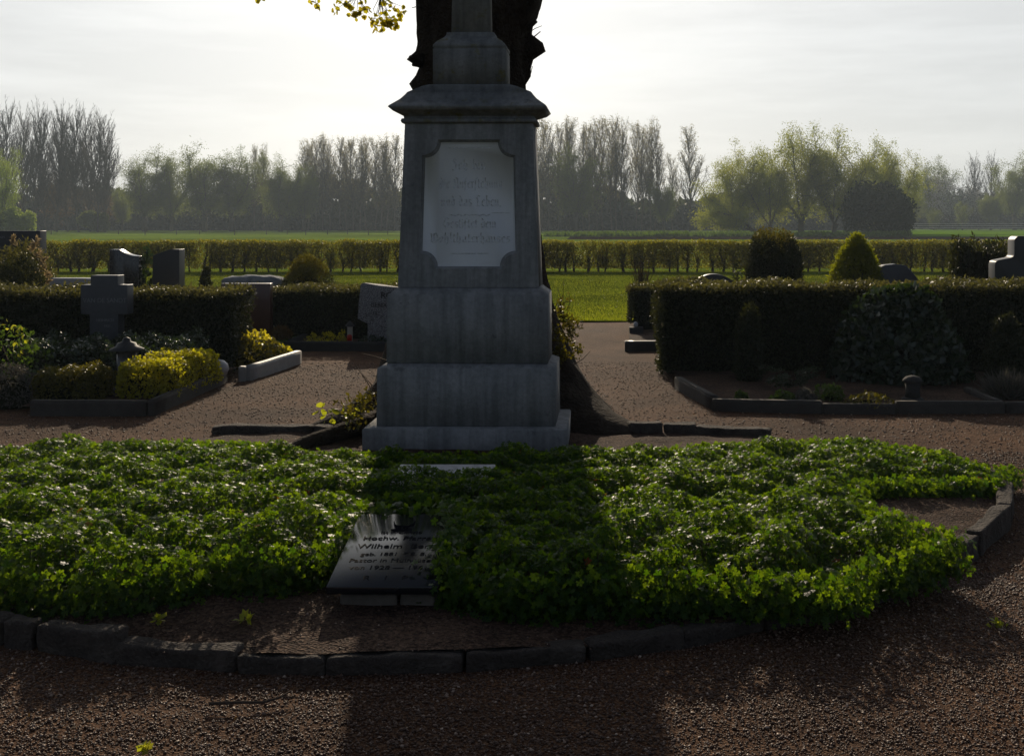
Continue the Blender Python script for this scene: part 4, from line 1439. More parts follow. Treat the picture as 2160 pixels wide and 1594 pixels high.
# white kerb plot and its plants
wb = border('grave_border', 'pale polished stone border catching the sun, left of the monument', [((PX(523, 11.1), 11.1), (PX(630, 12.45), 12.45)), ((PX(505, 11.08), 11.08), (PX(519, 11.08), 11.08))], .145, 'palekerb', .075)
rngp = np.random.default_rng(9)
blob('leafy_groundcover', 'sunlit green leafy plant spilling over the pale stone border', (PX(536, 12.1), 12.15), .34, .45, .29, 1500, 'olive', .045, 'fold', 210, core=.5, lump=.2, cat='plant', stem=False, topm='fresh', topcut=.88)  # brighter upper leaves: sunlight put into the leaf colour
blob('leafy_groundcover', 'low light green cushion plant at the far end of the pale border', (PX(590, 12.3), 12.35), .16, .15, .19, 500, 'fresh', .03, 'round', 211, core=.6, cat='plant', stem=False)
# brown headstone plot
setting('clover_patch', [leaves(np.c_[R.uniform(PX(495, 13.8), PX(612, 13.8), 2600), R.uniform(13.0, 14.2, 2600), R.uniform(.05, .13, 2600)], np.tile((0, 0, 1.), (2600, 1)), R.uniform(.02, .04, 2600), 'round', .5)], [M['green']], 'stuff', label='bright green low ground cover before the brown headstone', cat='ground cover')
blob('grass_tuft', 'rusty brown round grass tuft before the brown headstone', (PX(590, 13.9), 13.9), .15, .14, .25, 1200, 'rust', .06, 'long', 212, core=.6, cat='plant', stem=False)
hs = thing('headstone', 'broad polished brown granite headstone with a bright top edge, left of the monument', 'gravestone', (PX(519, 14.3), 14.3, 0))
part('slab', [prism([(PX(466, 14.3), -.02), (PX(570, 14.3), -.02), (PX(570, 14.3), PZ(598, 14.3)), (PX(466, 14.3), PZ(598, 14.3))], 14.3, 14.42, .006)], [M['redgran']], hs)
lettering('FAMILIE', PX(520, 14.3), 14.298, PZ(625, 14.3), .075, hs, 'letter_gilt')
lettering('1932', PX(530, 14.3), 14.298, PZ(648, 14.3), .06, hs, 'letter_gilt')
bl = single('boulder_stone', [rough_block((PX(462, 16.6), 16.75), (PX(598, 16.6), 16.75), .3, .79, -.05, .07, .02, 7)], [M['boulder']], (PX(530, 16.6), 16.75, 0), 'rough pale natural stone with irregular top behind the brown headstone', 'gravestone')
for v in bl.data.vertices:
    xx = v.co.x / .5
    if v.co.z > .35:
        v.co.z += -.1 * max(0, xx - .55) ** 1.2 * 2.2 - .12 * max(0, -xx - .75) + .025 * xx
# speckled stele, leaning
gs = thing('headstone', 'leaning rough speckled granite headstone half hidden by the monument', 'gravestone', (PX(800, 13.9), 13.9, 0))
gx = lambda x: PX(x, 13.9)
gz = lambda y: PZ(y, 13.9)
c_ = prism([(gx(775), .0), (gx(900), .0), (gx(905), gz(612)), (gx(830), gz(606)), (gx(800), gz(602)), (gx(766), gz(597)), (gx(761), gz(600)), (gx(756), gz(640)), (gx(754), gz(672)), (gx(775), gz(682))], 13.9, 14.08, .008)
V_ = c_[0] + .006 * np.stack([sn(c_[0], 1, 20), sn(c_[0], 2, 20), sn(c_[0], 3, 20)], 1)
part('slab', [(V_, c_[1], 0, None)], [M['greygran']], gs)
lettering('ROS', gx(803), 13.888, gz(629), .115, gs, 'letter_dark', align='LEFT')
lettering('GERDI', gx(782), 13.888, gz(647), .072, gs, 'letter_dark', align='LEFT')
lettering('1.IX', gx(778), 13.888, gz(664), .072, gs, 'letter_dark', align='LEFT')
border('grave_border', 'dark stone border of the grave with the red candle', [((PX(600, 13.6), 13.58), (PX(850, 13.6), 13.5)), ((PX(612, 13.75), 13.72), (PX(660, 15), 14.95))], .125, 'darkkerb', .07)
setting('grave_soil', [(np.array([(PX(610, 13.6), 13.6, .07), (PX(850, 13.6), 13.6, .07), (PX(860, 15), 14.4, .07), (PX(650, 15), 14.4, .07)]), [np.array([(0, 1, 2, 3)])], 0, None)], [M['soil']])
lc = (PX(740, 13.8), 13.75, .07)
ln = lantern('grave_lantern', 'small grave lantern with a glowing red candle and a pitched roof', lc, .3, .075, 'clearglass', 'metal', square=True)
part('candle', [lathe([(.031, 0), (.033, .06), (.02, .075)], (lc[0] + .004, lc[1] - .045, lc[2] + .05), 10)], [M['redglass']], ln, smooth=True)
for i, (x, w_, lb) in enumerate(((660, .1, 'yellow green small succulent plant at the left of the red candle grave'), (692, .14, 'bushier yellow green bedding plant between the small succulent and the red candle'), (722, .06, 'tiny bedding plant just left of the red candle lantern'))):
    blob('bedding_plant', lb, (PX(x, 13.8), 13.8), w_, w_ * .8, .16, 160, 'fresh', .035, 'fold', 220 + i, core=.5, cat='plant', lump=.2, stem=False, topm=None)
blob('bedding_plant', 'dark low bedding plant right of the red candle lantern', (PX(785, 13.8), 13.9), .22, .15, .13, 350, 'darkleaf', .035, 'fold', 224, core=.6, cat='plant', stem=False)

# stones and shrubs behind the left hedge
st1 = single('headstone', [prism([(PX(231, 17), -.02), (PX(293, 17), -.02), (PX(293, 17), PZ(540, 17))] + [(PX(293 - 42 * k / 22, 17), PZ(540 - 13.5 * (k / 22) ** 2.4, 17)) for k in range(1, 23)] + [(PX(231, 17), PZ(526, 17))], 17, 17.2, .006)], [M['polished']], (0, 0, 0), 'tall black headstone with a swooping top edge flashing in the sun', 'gravestone')
st2 = single('headstone', [prism([(PX(322, 17), -.02), (PX(378, 17), -.02), (PX(378, 17), PZ(526, 17)), (PX(361, 17), PZ(526, 17))] + [(PX(361 - 39 * k / 8, 17), PZ(526 + 13.5 * (k / 8) ** 1.2 * (1 if k > 1 else .6), 17)) for k in range(1, 9)], 17, 17.24, .006)], [M['anthra']], (0, 0, 0), 'tall black headstone with a rising top edge, twin right of the swooping one', 'gravestone')
blob('rose_bush', 'dark shiny leaved rose between the twin black headstones', (PX(308, 17.1), 17.1), .13, .1, 1.02, 240, 'darkleaf', .07, 'round', 230, core=0, lump=.3)
single('low_headstone', [prism([(PX(90, 14.5), -.02), (PX(215, 14.5), -.02), (PX(215, 14.5), PZ(588, 14.5)), (PX(160, 14.5), PZ(587, 14.5)), (PX(100, 14.5), PZ(587, 14.5)), (PX(92, 14.5), PZ(590, 14.5))], 14.5, 14.7, .01)], [M['white']], (0, 0, 0), 'wide pale grey headstone with a sunlit top behind the stone cross', 'gravestone')
blob('dome_conifer', 'very small dark dome conifer right of the twin black headstones', (PX(432, 17), 17), .19, .18, .82, 3200, 'yew', .045, 'long', 231, point=.55, cat='conifer')
blob('dome_conifer', 'wide dark rounded conifer left of the monument above the low hedge', (PX(645, 16.5), 16.5), .52, .48, 1.05, 15000, 'yew', .035, 'long', 232, point=.42, cat='conifer', topm='olive', topcut=.7)  # olive top leaves paint the sunlit rim into the colour
dk = thing('headstone', 'wide black headstone at the far left edge behind the plumed grasses', 'gravestone', (PX(20, 16), 16, 0))
part('slab', [prism([(PX(-90, 16), -.02), (PX(84, 16), -.02), (PX(84, 16), PZ(487, 16)), (PX(-90, 16), PZ(487, 16))], 16, 16.2, .006)], [M['anthra']], dk)
lettering('FAM.', PX(4, 16), 15.998, PZ(503, 16), .05, dk, 'letter_pale')
blob('yew_bush', 'black green rounded yew at the left edge under the plumed grasses', (PX(38, 13.6), 13.6), .4, .35, 1.06, 6000, 'yew', .05, 'long', 233, cat='shrub', expo=2.4)
blob('plumed_grass', 'golden plumed grasses rising behind the rounded yew at the left edge', (PX(40, 14.6), 14.6), .48, .4, 1.32, 5200, 'yewtop', .06, 'long', 234, cat='grass', lump=.12, expo=2.6)
pl = []
for x, y, a in ((85, 565, .9), (93, 575, 1.1), (70, 520, .5), (75, 512, .3), (88, 548, .8), (30, 508, -.2), (78, 535, .7), (95, 585, 1.3)):
    m_ = 36
    o = np.array(W(x - 10 * math.sin(a), y + 12, 14.1))
    dv = np.array([math.sin(a), -.1, math.cos(a)])
    tt = R.uniform(0, .13, m_)
    pl.append(leaves(o + dv * tt[:, None], R.normal(size=(m_, 3)), .07, 'long', .2, np.tile(dv, (m_, 1)), 0, R, tipspread=.5))
single('grass_plume', pl, [M['straw']], (0, 0, 0), 'pale feathery plumes at the right side of the left edge grasses', 'grass')

# ------------------------------------------------------------------ right hand plot
q0, q1, q2 = (PX(1432, 10.45), 10.55), (PX(1512, 9.3), 9.3), (PX(1732, 9.25), 9.22)
q3, q4 = (PX(1889, 9.2), 9.2), (PX(2118, 9.18), 9.18)
border('grave_border', 'grey stone border of the grave with the rhododendron on the right', [(q0, (q1[0] - .01, q1[1] + .06)), ((q1[0] - .04, q1[1]), q2), ((q2[0] + .004, q2[1]), (q3[0] - .004, q3[1])), (q3, q4), ((q4[0] - .02, q4[1] + .06), (PX(2040, 10), 10.0)), ((q4[0] + .01, q4[1]), (PX(2300, 9.18), 9.2))], .1, 'graykerb', .07, hs=[.115, .1, .075, .1, .095, .095])
setting('grave_soil', [(np.array([(q1[0], 9.25, .055), (4.6, 9.22, .055), (4.8, 11.4, .055), (q0[0], 11.4, .055)]), [np.array([(0, 1, 2, 3)])], 0, None)], [M['soil']])
border('grave_border', 'short dark stone kerb with a bright top edge beside the long right hedge', [((PX(1318, 13.6), 13.6), (PX(1440, 13.6), 13.6))], .13, 'anthra', .1)
setting('grave_soil', [(np.array([(PX(1325, 14), 13.66, .05), (PX(1450, 14), 13.66, .05), (PX(1450, 16), 16.6, .05), (PX(1330, 16), 16.6, .05)]), [np.array([(0, 1, 2, 3)])], 0, None)], [M['soil']])
rh = blob('rhododendron', 'big dark glossy rhododendron before the right hedge, top leaves lit by the sun', (PX(1902, 10.9), 10.9), .66, .55, .85, 7500, 'darkleaf', .075, 'fold', 240, expo=1.9, lump=.13, spread=.6, up=.1, core=.72, freq=4)
r4 = np.random.default_rng(6)
n_ = 60
Q = np.c_[PX(1890, 10.9) + r4.normal(0, .13, n_), 10.9 + r4.normal(0, .08, n_), .87 + r4.uniform(-.04, .06, n_)]
Q[:, 2] -= .25 * np.abs(Q[:, 0] - PX(1885, 10.9))
part('top_leaves', [leaves(Q, np.tile((0, -.3, 1.), (n_, 1)), r4.uniform(.06, .1, n_), 'long', .5, r4.normal(size=(n_, 3)) + (0, 0, .5), 0, r4)], [M['darkleaf']], rh)
blob('column_conifer', 'narrow upright young conifer before the left part of the right hedge', (PX(1588, 10.5), 10.7), .145, .14, .70, 3000, 'yew', .05, 'long', 241, point=.35, cat='conifer')
blob('column_conifer', 'broader dark conifer at the right edge beside the rhododendron', (PX(2135, 10.4), 10.5), .24, .22, .7, 3600, 'yew', .05, 'long', 242, point=.5, cat='conifer')
t = thing('juniper', 'low grey green spreading juniper left of the rhododendron', 'shrub', (PX(1668, 9.95), 9.95, .05))
js = []
for k_ in range(15):
    a = r4.uniform(0, 6.28)
    L_ = r4.uniform(.14, .3)
    p0 = np.array([PX(1668, 9.95), 9.95, .1 + r4.uniform(0, .14)])
    p1 = p0 + (math.cos(a) * L_, math.sin(a) * L_ * .6, r4.uniform(-.02, .07))
    tt = r4.uniform(.2, 1, 90)
    js.append(leaves(p0 + (p1 - p0) * tt[:, None] + r4.normal(0, .012, (90, 3)), r4.normal(size=(90, 3)) + (0, 0, 1), .03, 'long', .4, np.tile(p1 - p0, (90, 1)), 0, r4))
    js.append(sticks([p0], [p1], [.006], [.002], 1))
part('sprays', js, [M['darkleaf'], M['twig']], t)
for i, (x, y, w_, h_, mt, lb) in enumerate(((1650, 842, .13, .1, 'green', 'low green cushion plant at the front of the rhododendron grave'), (1702, 842, .1, .13, 'heather', 'small grey blue cushion plant beside the green cushion on the right grave'), (1752, 838, .13, .15, 'green', 'taller green cushion plant nearest the rhododendron foot'),
                                           (1830, 846, .22, .11, 'olive', 'low spreading olive plant between rhododendron and stone lantern'), (1565, 838, .05, .07, 'green', 'single tiny seedling on the bare soil of the right grave'))):
    blob('cushion_plant', lb, G(x, y + 6, .05), w_, w_ * .8, h_, 420, mt, .03, 'fold', 250 + i, core=.6, cat='plant', lump=.2, stem=False)
lo_ = G(1925, 848, .05)
lp = thing('stone_lantern', 'small dark stone lantern with a domed cap before the rhododendron', 'grave lantern', (lo_[0], lo_[1], .05))
c5 = (lo_[0], lo_[1], .05)
part('foot', [lathe([(.095, 0), (.095, .03), (.075, .045)], c5, 16)], [M['darkkerb']], lp)
part('body', [lathe([(.066, .045), (.06, .1), (.066, .17)], c5, 16)], [M['darkkerb']], lp, smooth=True)
part('cap', [lathe([(.066, .17), (.085, .178), (.082, .195), (.06, .218), (.025, .23), (.005, .232)], c5, 16)], [M['darkkerb']], lp, smooth=True)
rng7 = np.random.default_rng(77)
t = thing('grass_tuft', 'tuft of arching grey green grass at the right edge outside the stone border', 'grass', (PX(2128, 9.7), 9.7, 0))
n_ = 1300
a = rng7.uniform(0, 6.28, n_)
up_ = np.stack([np.cos(a), np.sin(a), rng7.uniform(.5, 2.0, n_)], 1)
part('blades', [leaves(np.c_[PX(2128, 9.7) + rng7.normal(0, .05, n_), 9.7 + rng7.normal(0, .05, n_), np.full(n_, .02)], rng7.normal(size=(n_, 3)), rng7.uniform(.15, .32, n_), 'blade', .1, up_, 0, rng7, tipspread=.3)], [M['heather']], t)

# stones and conifers behind the right hedge
arc = lambda x0, x1, yt, yb, d, n_=12, p=2.0: [(PX(x0 + (x1 - x0) * k / n_, d), PZ(yt + (yb - yt) * abs(2 * k / n_ - 1) ** p, d)) for k in range(n_ + 1)][::-1]
single('headstone', [prism([(PX(1466, 16), -.02), (PX(1546, 16), -.02)] + arc(1466, 1546, 578, 592, 16), 16, 16.16, .006)], [M['anthra']], (0, 0, 0), 'black headstone with a shallow rounded bright top just above the right hedge', 'gravestone')
single('headstone', [prism([(PX(1842, 15.5), -.02), (PX(1940, 15.5), -.02), (PX(1938, 15.5), PZ(590, 15.5)), (PX(1925, 15.5), PZ(574, 15.5)), (PX(1912, 15.5), PZ(560, 15.5)), (PX(1890, 15.5), PZ(557, 15.5)), (PX(1868, 15.5), PZ(559, 15.5)), (PX(1842, 15.5), PZ(570, 15.5))], 15.5, 15.7, .012)], [M['cross']], (0, 0, 0), 'grey headstone with a curved top right of the golden conifer', 'gravestone')
single('headstone', [prism([(PX(2098, 13.2), -.02), (PX(2330, 13.2), -.02), (PX(2330, 13.2), PZ(498, 13.2)), (PX(2148, 13.2), PZ(498, 13.2)), (PX(2142, 13.2), PZ(503, 13.2)), (PX(2140, 13.2), PZ(508, 13.2)), (PX(2140, 13.2), PZ(536, 13.2)), (PX(2138, 13.2), PZ(541, 13.2)),
                            (PX(2133, 13.2), PZ(544, 13.2)), (PX(2106, 13.2), PZ(549, 13.2)), (PX(2101, 13.2), PZ(552, 13.2)), (PX(2099, 13.2), PZ(558, 13.2))], 13.2, 13.42, .006)], [M['anthra']], (0, 0, 0), 'black headstone with a stepped curved left edge at the right picture edge', 'gravestone')
clipped = blob('dome_yew', 'big dark clipped dome yew rising above the right hedge', (PX(1632, 16), 16), .42, .4, 1.43, 16000, 'yew', .05, 'long', 260, expo=3.6, cat='conifer', lump=.03, core=.86, topm='olive', topcut=.93)  # olive leaves on top: the lit rim of the dome, as colour
blob('golden_conifer', 'golden conical conifer above the right hedge beside the dome yew', (PX(1806, 15.5), 15.5),   .55, .5, 1.36, 14000, 'goldcon', .055, 'long', 261, point=.52, cat='conifer', up=1.2, lump=.08)
r8 = np.random.default_rng(8)
t = thing('dark_conifer', 'dark ragged conifer with upright tufts beside the stepped black headstone', 'conifer', (PX(2068, 15), 15, 0))
cs_ = [(lambda L_: (L_[0], L_[1], 2, None))(lathe([(.3, .05), (.36, .5), (.3, 1.0), (.18, 1.2)], (PX(2066, 15), 15.05, 0), 12))]
for k_ in range(46):
    x_ = r8.uniform(2008, 2126)
    ytop = 512 + 10 * abs((x_ - 2066) / 60) + r8.uniform(-12, 30)
    p1 = np.array(W(x_, ytop, 15 + r8.uniform(-.3, .3)))
    p0 = np.array([PX(2066, 15) + (p1[0] - PX(2066, 15)) * .8, p1[1], max(.1, p1[2] - .7)])
    tt = r8.uniform(-.25, 1, 110)
    cs_.append(leaves(p0 + (p1 - p0) * tt[:, None] + r8.normal(0, .045, (110, 3)), r8.normal(size=(110, 3)), .085, 'long', .4, np.tile(p1 - p0, (110, 1)), 0, r8))
    cs_.append(sticks([p0 - (0, 0, .3)], [p1], [.012], [.004], 1))
part('sprays', cs_, [M['yew'], M['twig'], M['core']], t)
t = thing('bare_shrub', 'thin reddish bare twig shrub behind the small clipped bush', 'shrub', (PX(1353, 19), 19, 0))
n_ = 160
b0 = np.c_[PX(1353, 19) + r8.normal(0, .05, n_), 19 + r8.normal(0, .05, n_), r8.uniform(0, .5, n_)]
part('twigs', [sticks(b0, b0 + np.c_[r8.normal(0, .09, n_), r8.normal(0, .09, n_), r8.uniform(.25, .65, n_)], np.full(n_, .005), np.full(n_, .002)), leaves(b0 + (0, 0, .3), r8.normal(size=(n_, 3)), .04, 'long', .3, None, 1, r8)], [M['twig'], M['rust']], t)
blob('young_shrub', 'thin light green young shrub left of the dome yew', (PX(1556, 19), 19), .09, .09, 1.0, 260, 'yew', .05, 'fold', 263, core=0, lump=.3)

# ------------------------------------------------------------------ slabs in the bed
def slab(chunkbox, tilt, origin):
    c_ = Matrix.Rotation(tilt, 4, 'X')
    V_ = np.array([(c_ @ Vector(v))[:] for v in chunkbox[0]]) + origin
    return (V_, chunkbox[1], 0, None)


TL = math.radians(10.5)
pq = thing('memorial_plaque', 'tilted black polished memorial plaque with chalice emblem among the leaves at the bed front', 'memorial plaque', (-1.025, 4.26, .175))
so = np.array((-1.025, 4.265, .178))
wid, dep = .44, .64
bm = bmesh.new()
bmesh.ops.create_cube(bm, size=1)
bmesh.ops.scale(bm, vec=(wid, dep, .034), verts=bm.verts)
bmesh.ops.translate(bm, vec=(wid / 2, dep / 2, -.017), verts=bm.verts)
bmesh.ops.bevel(bm, geom=bm.edges[:], offset=.003, segments=1, affect='EDGES')
part('slab', [slab(from_bm(bm), TL, so)], [M['black']], pq)


def on_slab(u, v, lift=.0012):
    return (so[0] + u, so[1] + v * math.cos(TL) - lift * math.sin(TL), so[2] + v * math.sin(TL) + lift * math.cos(TL))


M['letter_cut'] = plain('matt_cut_letters', (.012, .012, .014), .9, .1)
for text, u, v, s_z, al in (('ist in Christo', .22, .452, .034, 'CENTER'), ('Hochw. Pfarrer', .22, .39, .05, 'CENTER'), ('Wilhelm  Bern', .22, .315, .056, 'CENTER'), ('geb. 1881  * 8. 8.', .22, .25, .04, 'CENTER'), ('Pastor in M\u00fclhausen', .225, .195, .044, 'CENTER'), ('von 1928 \u2014 1961', .22, .135, .044, 'CENTER'), ('R    I    P', .22, .05, .05, 'CENTER')):
    x_, y_, z_ = on_slab(u, v)
    lettering(text, x_, y_, z_, s_z, pq, 'letter_cut', 1.0, .0006, TL, al)
em = []
ap = lambda pts: np.array([on_slab(.215 + a, .53 + b, .0014) for a, b in pts])
cup = [(.045 * math.cos(t_), .03 + .05 * math.sin(t_)) for t_ in np.linspace(math.pi, 2 * math.pi, 12)]
for line, rr in ((cup, .003), ([(0, -.02), (0, -.045)], .003), ([(-.028, -.01), (.028, -.012)], .0025), ([(-.028, -.03), (0, -.018), (.028, -.03)], .0025), ([(-.045, -.047), (.045, -.047)], .004)):
    pts = ap(line)
    em.append(sticks(pts[:-1], pts[1:], np.full(len(pts) - 1, rr), np.full(len(pts) - 1, rr)))
part('emblem', em, [M['letter_cut']], pq)
BG = 'blocks under the black plaque'
single('support_block', [rough_block((-.985, 4.36), (-.755, 4.37), .12, .135, .02, .015, .006, 3)], [M['brick']], (-.87, 4.36, .05), 'rough block carrying the left half of the black plaque', 'stone block', BG)
single('support_block', [rough_block((-.745, 4.37), (-.60, 4.37), .12, .132, .02, .015, .006, 5)], [M['brick']], (-.67, 4.36, .05), 'rough block carrying the right half of the black plaque, beside the leaves', 'stone block', BG)
bm = bmesh.new()
bmesh.ops.create_cube(bm, size=1)
bmesh.ops.scale(bm, vec=(.555, .42, .03), verts=bm.verts)
bmesh.ops.translate(bm, vec=(.2775, .21, -.015), verts=bm.verts)
bmesh.ops.bevel(bm, geom=bm.edges[:], offset=.004, segments=1, affect='EDGES')
single('memorial_slab', [slab(from_bm(bm), math.radians(6), (-1.095, 5.95, .148))], [M['marble2']], (-.82, 6.1, .17), 'pale veined marble slab half sunk in the leaves at the monument foot', 'memorial plaque')

# small things on the ground
single('fallen_twig', [tube([(*G(440, 1492), .012), (*G(500, 1490), .016), (*G(555, 1487), .014), (*G(590, 1480), .018), (*G(615, 1470), .025)], [.006, .005, .005, .004, .002], 6, wob=.004), tube([(*G(590, 1480), .018), (*G(640, 1478), .012)], [.003, .001], 5)], [M['twig']], (0, 0, 0), 'crooked fallen twig on the gravel before the bed', 'twig')
for i, (x, y, s_, lb) in enumerate(((518, 1312, .035, 'small green weed on the bare soil left of the plaque'), (333, 1315, .03, 'tiny seedling with a pale leaf at the left of the bare soil'), (2102, 1322, .03, 'small yellow green seedling alone on the gravel at the right'), (304, 1588, .03, 'yellow green seedling at the bottom edge of the gravel'))):
    g = G(x, y, .08 if y < 1320 and x < 1000 else .0)
    z_ = .085 if y < 1320 and x < 1000 else .0
    r9 = np.random.default_rng(90 + i)
    single('seedling', [leaves(np.tile((g[0], g[1], z_ + .01), (14, 1)) + r9.normal(0, s_ * .3, (14, 3)) * (1, 1, .3), r9.normal(size=(14, 3)) + (0, 0, 1), s_, 'fold', .5, r9.normal(size=(14, 3)) + (0, 0, 1), 0, r9)], [M['lime']], (g[0], g[1], z_), lb, 'weed')


# ------------------------------------------------------------------ trees beyond the meadow
def grow_bare(rng, H, spread=.26, lead=True, nb=46, t0=.18, thick=.011, fine=1.0, bend=.25):
    """ascending-branched bare tree about its foot; returns trunk path, sticks arrays and tip points"""
    S, tips = [], []

    def seg(a, b, r0, r1):
        S.append((a, b, r0, r1))

    k = 12
    tp = [np.zeros(3)]
    for i in range(k):
        tp.append(tp[-1] + np.array([rng.normal(0, .008 * H), rng.normal(0, .008 * H), H * .95 / k]))
    tp = np.array(tp)
    tr_ = np.linspace(H * thick, H * .0012, k + 1)
    for b in range(nb):
        t = t0 + (1 - t0) * (b + rng.uniform(0, 1)) / nb * .97
        i = min(int(t * k), k - 1)
        p = tp[i] + (tp[i + 1] - tp[i]) * (t * k - i)
        a = rng.uniform(0, 6.28)
        L = H * spread * (1.15 - .8 * t) * rng.uniform(.7, 1.25)
        d = norm(np.array([math.cos(a), math.sin(a), rng.uniform(.9, 1.9)]))
        r = H * .0042 * (1.2 - .8 * t)
        q = p
        for s in range(5):
            d = norm(d + (0, 0, bend) + rng.normal(0, .1, 3))
            q2 = q + d * L / 5
            seg(q, q2, r * (1 - s * .17), r * (1 - (s + 1) * .17))
            for w in range(2 if s else 1):
                d2 = norm(d + rng.normal(0, .42, 3) + (0, 0, .25))
                l2 = L * rng.uniform(.22, .45) * (1 - s * .1)
                m = q + (q2 - q) * rng.uniform(.2, 1)
                m2 = m + d2 * l2 * .5
                d2 = norm(d2 + (0, 0, .2) + rng.normal(0, .1, 3))
                m3 = m2 + d2 * l2 * .5
                seg(m, m2, r * .42, r * .3)
                seg(m2, m3, r * .3, r * .16)
                tips.append(m3)
                for z in range(4):
                    u = rng.uniform(0, 1)
                    b0 = m + (m3 - m) * u
                    b1 = b0 + norm(d2 + rng.normal(0, .5, 3) + (0, 0, .3)) * l2 * rng.uniform(.25, .5)
                    seg(b0, b1, r * .2, r * .11)
                    tips.append(b1)
            q = q2
        tips.append(q)
    A = np.array([s[0] for s in S]), np.array([s[1] for s in S]), np.array([s[2] for s in S]) * fine, np.array([s[3] for s in S]) * fine
    return tp, tr_, A, np.array(tips)


def grow_willow(rng, H, nst=6, width=.5, droop=.12, t_leaf=7000, head=.12, ls=.34, lean=None):
    """broad many-stemmed willow; returns trunk chunk list, crown chunk list"""
    tk = [tube([(0, 0, -.3), (rng.normal(0, .1), 0, H * head * .6), (rng.normal(0, .15), 0, H * head)], [H * .042, H * .036, H * .04], 8)]
    S, tips = [], []
    for s in range(nst):
        a = s / nst * 6.28 + rng.uniform(-.4, .4)
        d = norm(np.array([math.cos(a) * width * 2.1, math.sin(a) * width * 1.6, rng.uniform(.9, 2.6)]))
        if lean is not None:
            d = norm(d * .5 + np.array(lean) * rng.uniform(.6, 1.2))
        L = H * rng.uniform(.65, .98) * (.85 if d[2] < .7 else 1)
        q, r = np.array([0, 0, H * head * .9]), H * .016
        for g in range(6):
            d = norm(d + rng.normal(0, .12, 3) + (0, 0, .06 - (.1 if lean is not None else 0)))
            q2 = q + d * L / 6
            S.append((q, q2, r * (1 - g * .15), r * (1 - (g + 1) * .15)))
            if g:
                for b in range(4):
                    d2 = norm(d + rng.normal(0, .7, 3) + (0, 0, .1))
                    l2 = L * rng.uniform(.14, .32)
                    m = q + (q2 - q) * rng.uniform(0, 1)
                    m2 = m + d2 * l2 * .5
                    m3 = m2 + norm(d2 + rng.normal(0, .3, 3)) * l2 * .5
                    S += [(m, m2, r * .3, r * .2), (m2, m3, r * .2, r * .08)]
                    tips += [m2, m3, m3]
            q = q2
        tips += [q, q]
    tips = np.array(tips)
    A = [np.array([s[i] for s in S]) for i in range(4)]
    if lean is None:                                     # side sprays that round the crown off
        q_ = norm(rng.normal(size=(90, 3))) * rng.uniform(.55, 1, (90, 1)) * (width * .78 * H, width * .78 * H, .37 * H) + (0, 0, .60 * H)
        j_ = np.argmin(((q_[:, None] - tips[None]) ** 2).sum(2), 1)
        A = [np.concatenate([A[0], tips[j_]]), np.concatenate([A[1], q_]), np.r_[A[2], np.full(90, .05)], np.r_[A[3], np.full(90, .02)]]
        tips = np.concatenate([tips, np.repeat(q_, 2, 0)])
    i = rng.integers(0, len(tips), t_leaf)
    cl = rng.normal(0, 1, (t_leaf, 3)) * H * .044
    Q = tips[i] + cl * (1, 1, .8) + np.array([0, 0, -1]) * rng.exponential(droop * H * .07, t_leaf)[:, None]
    Q = Q[Q[:, 2] > H * .06]
    n_ = len(Q)
    lv_ = leaves(Q, rng.normal(size=(n_, 3)), ls * rng.uniform(.6, 1.3, n_), 'long', .3, None, 0, rng, tone=np.clip(.5 + .35 * sn(Q, 3, 1.2) + rng.normal(0, .2, n_), 0, 1))
    return tk, [sticks(*A, 1), lv_]


def bush_mesh(rng, H, Wd, n_, ls=.35):
    c = []
    for k_ in range(16):
        a = rng.uniform(0, 6.28)
        rr = Wd * .5 * math.sqrt(rng.uniform(0, 1)) * .75
        hh = H * (1 - (rr / (Wd * .5)) ** 2 * .55)
        c.append((rr * math.cos(a), rr * math.sin(a), rng.uniform(.25, .82) * hh))
    c = np.array(c)
    i = rng.integers(0, len(c), n_)
    dd = norm(rng.normal(size=(n_, 3)))
    Q = c[i] + dd * (rng.uniform(.6, 1.05, n_) * np.minimum(Wd, H) * .24)[:, None]
    Q[:, 2] = np.maximum(Q[:, 2], .1)
    return [leaves(Q, dd, ls * rng.uniform(.6, 1.3, n_), 'fold', .7, None, 0, rng, tone=np.clip(.5 + .3 * sn(Q, 9, 1.5) + rng.normal(0, .2, n_), 0, 1))]


LIB, HGT = {}, {}


def lib(key, trunk_ch, crown_ch, mats_t, mats_c):
    zz_ = np.concatenate([np.asarray(c[0])[:, 2] for c in crown_ch])
    HGT[key] = float(np.percentile(zz_, 99.6))
    LIB[key] = (mesh_of(key + '_trunk', trunk_ch, mats_t) if trunk_ch else None, mesh_of(key + '_crown', crown_ch, mats_c))


rt = np.random.default_rng(31)
for v in range(3):
    tp, trr, A, tips = grow_bare(rt, 24, .42, nb=60, t0=.14, fine=1.5, bend=.2)
    lib('bare%d' % v, [tube(tp, trr, 7)], [sticks(*A, 0)], [M['farbark']], [M['farbark']])
for v in range(4):
    tp, trr, A, tips = grow_bare(rt, 20, .32, nb=60, t0=.2, thick=.009, fine=1.05, bend=.22)
    Q = tips[rt.uniform(0, 1, len(tips)) < .5]
    Q = np.repeat(Q, 2, 0) + rt.normal(0, .25, (len(Q) * 2, 3))
    lib('budding%d' % v, [tube(tp, trr, 7)], [sticks(*A, 0), leaves(Q, rt.normal(size=Q.shape), rt.uniform(.12, .26, len(Q)), 'fold', .3, None, 1, rt)], [M['farbark']], [M['farbark'], M['popbud']])
for v in range(3):
    tk, cw = grow_willow(rt, 14, 7, .55, t_leaf=26000, ls=.34)
    lib('willow%d' % v, tk, cw, [M['farbark']], [M['willow'], M['farbark']])
tk, cw = grow_willow(rt, 13, 4, .5, t_leaf=14000, ls=.3, head=.05, lean=(-1.3, 0, .5))
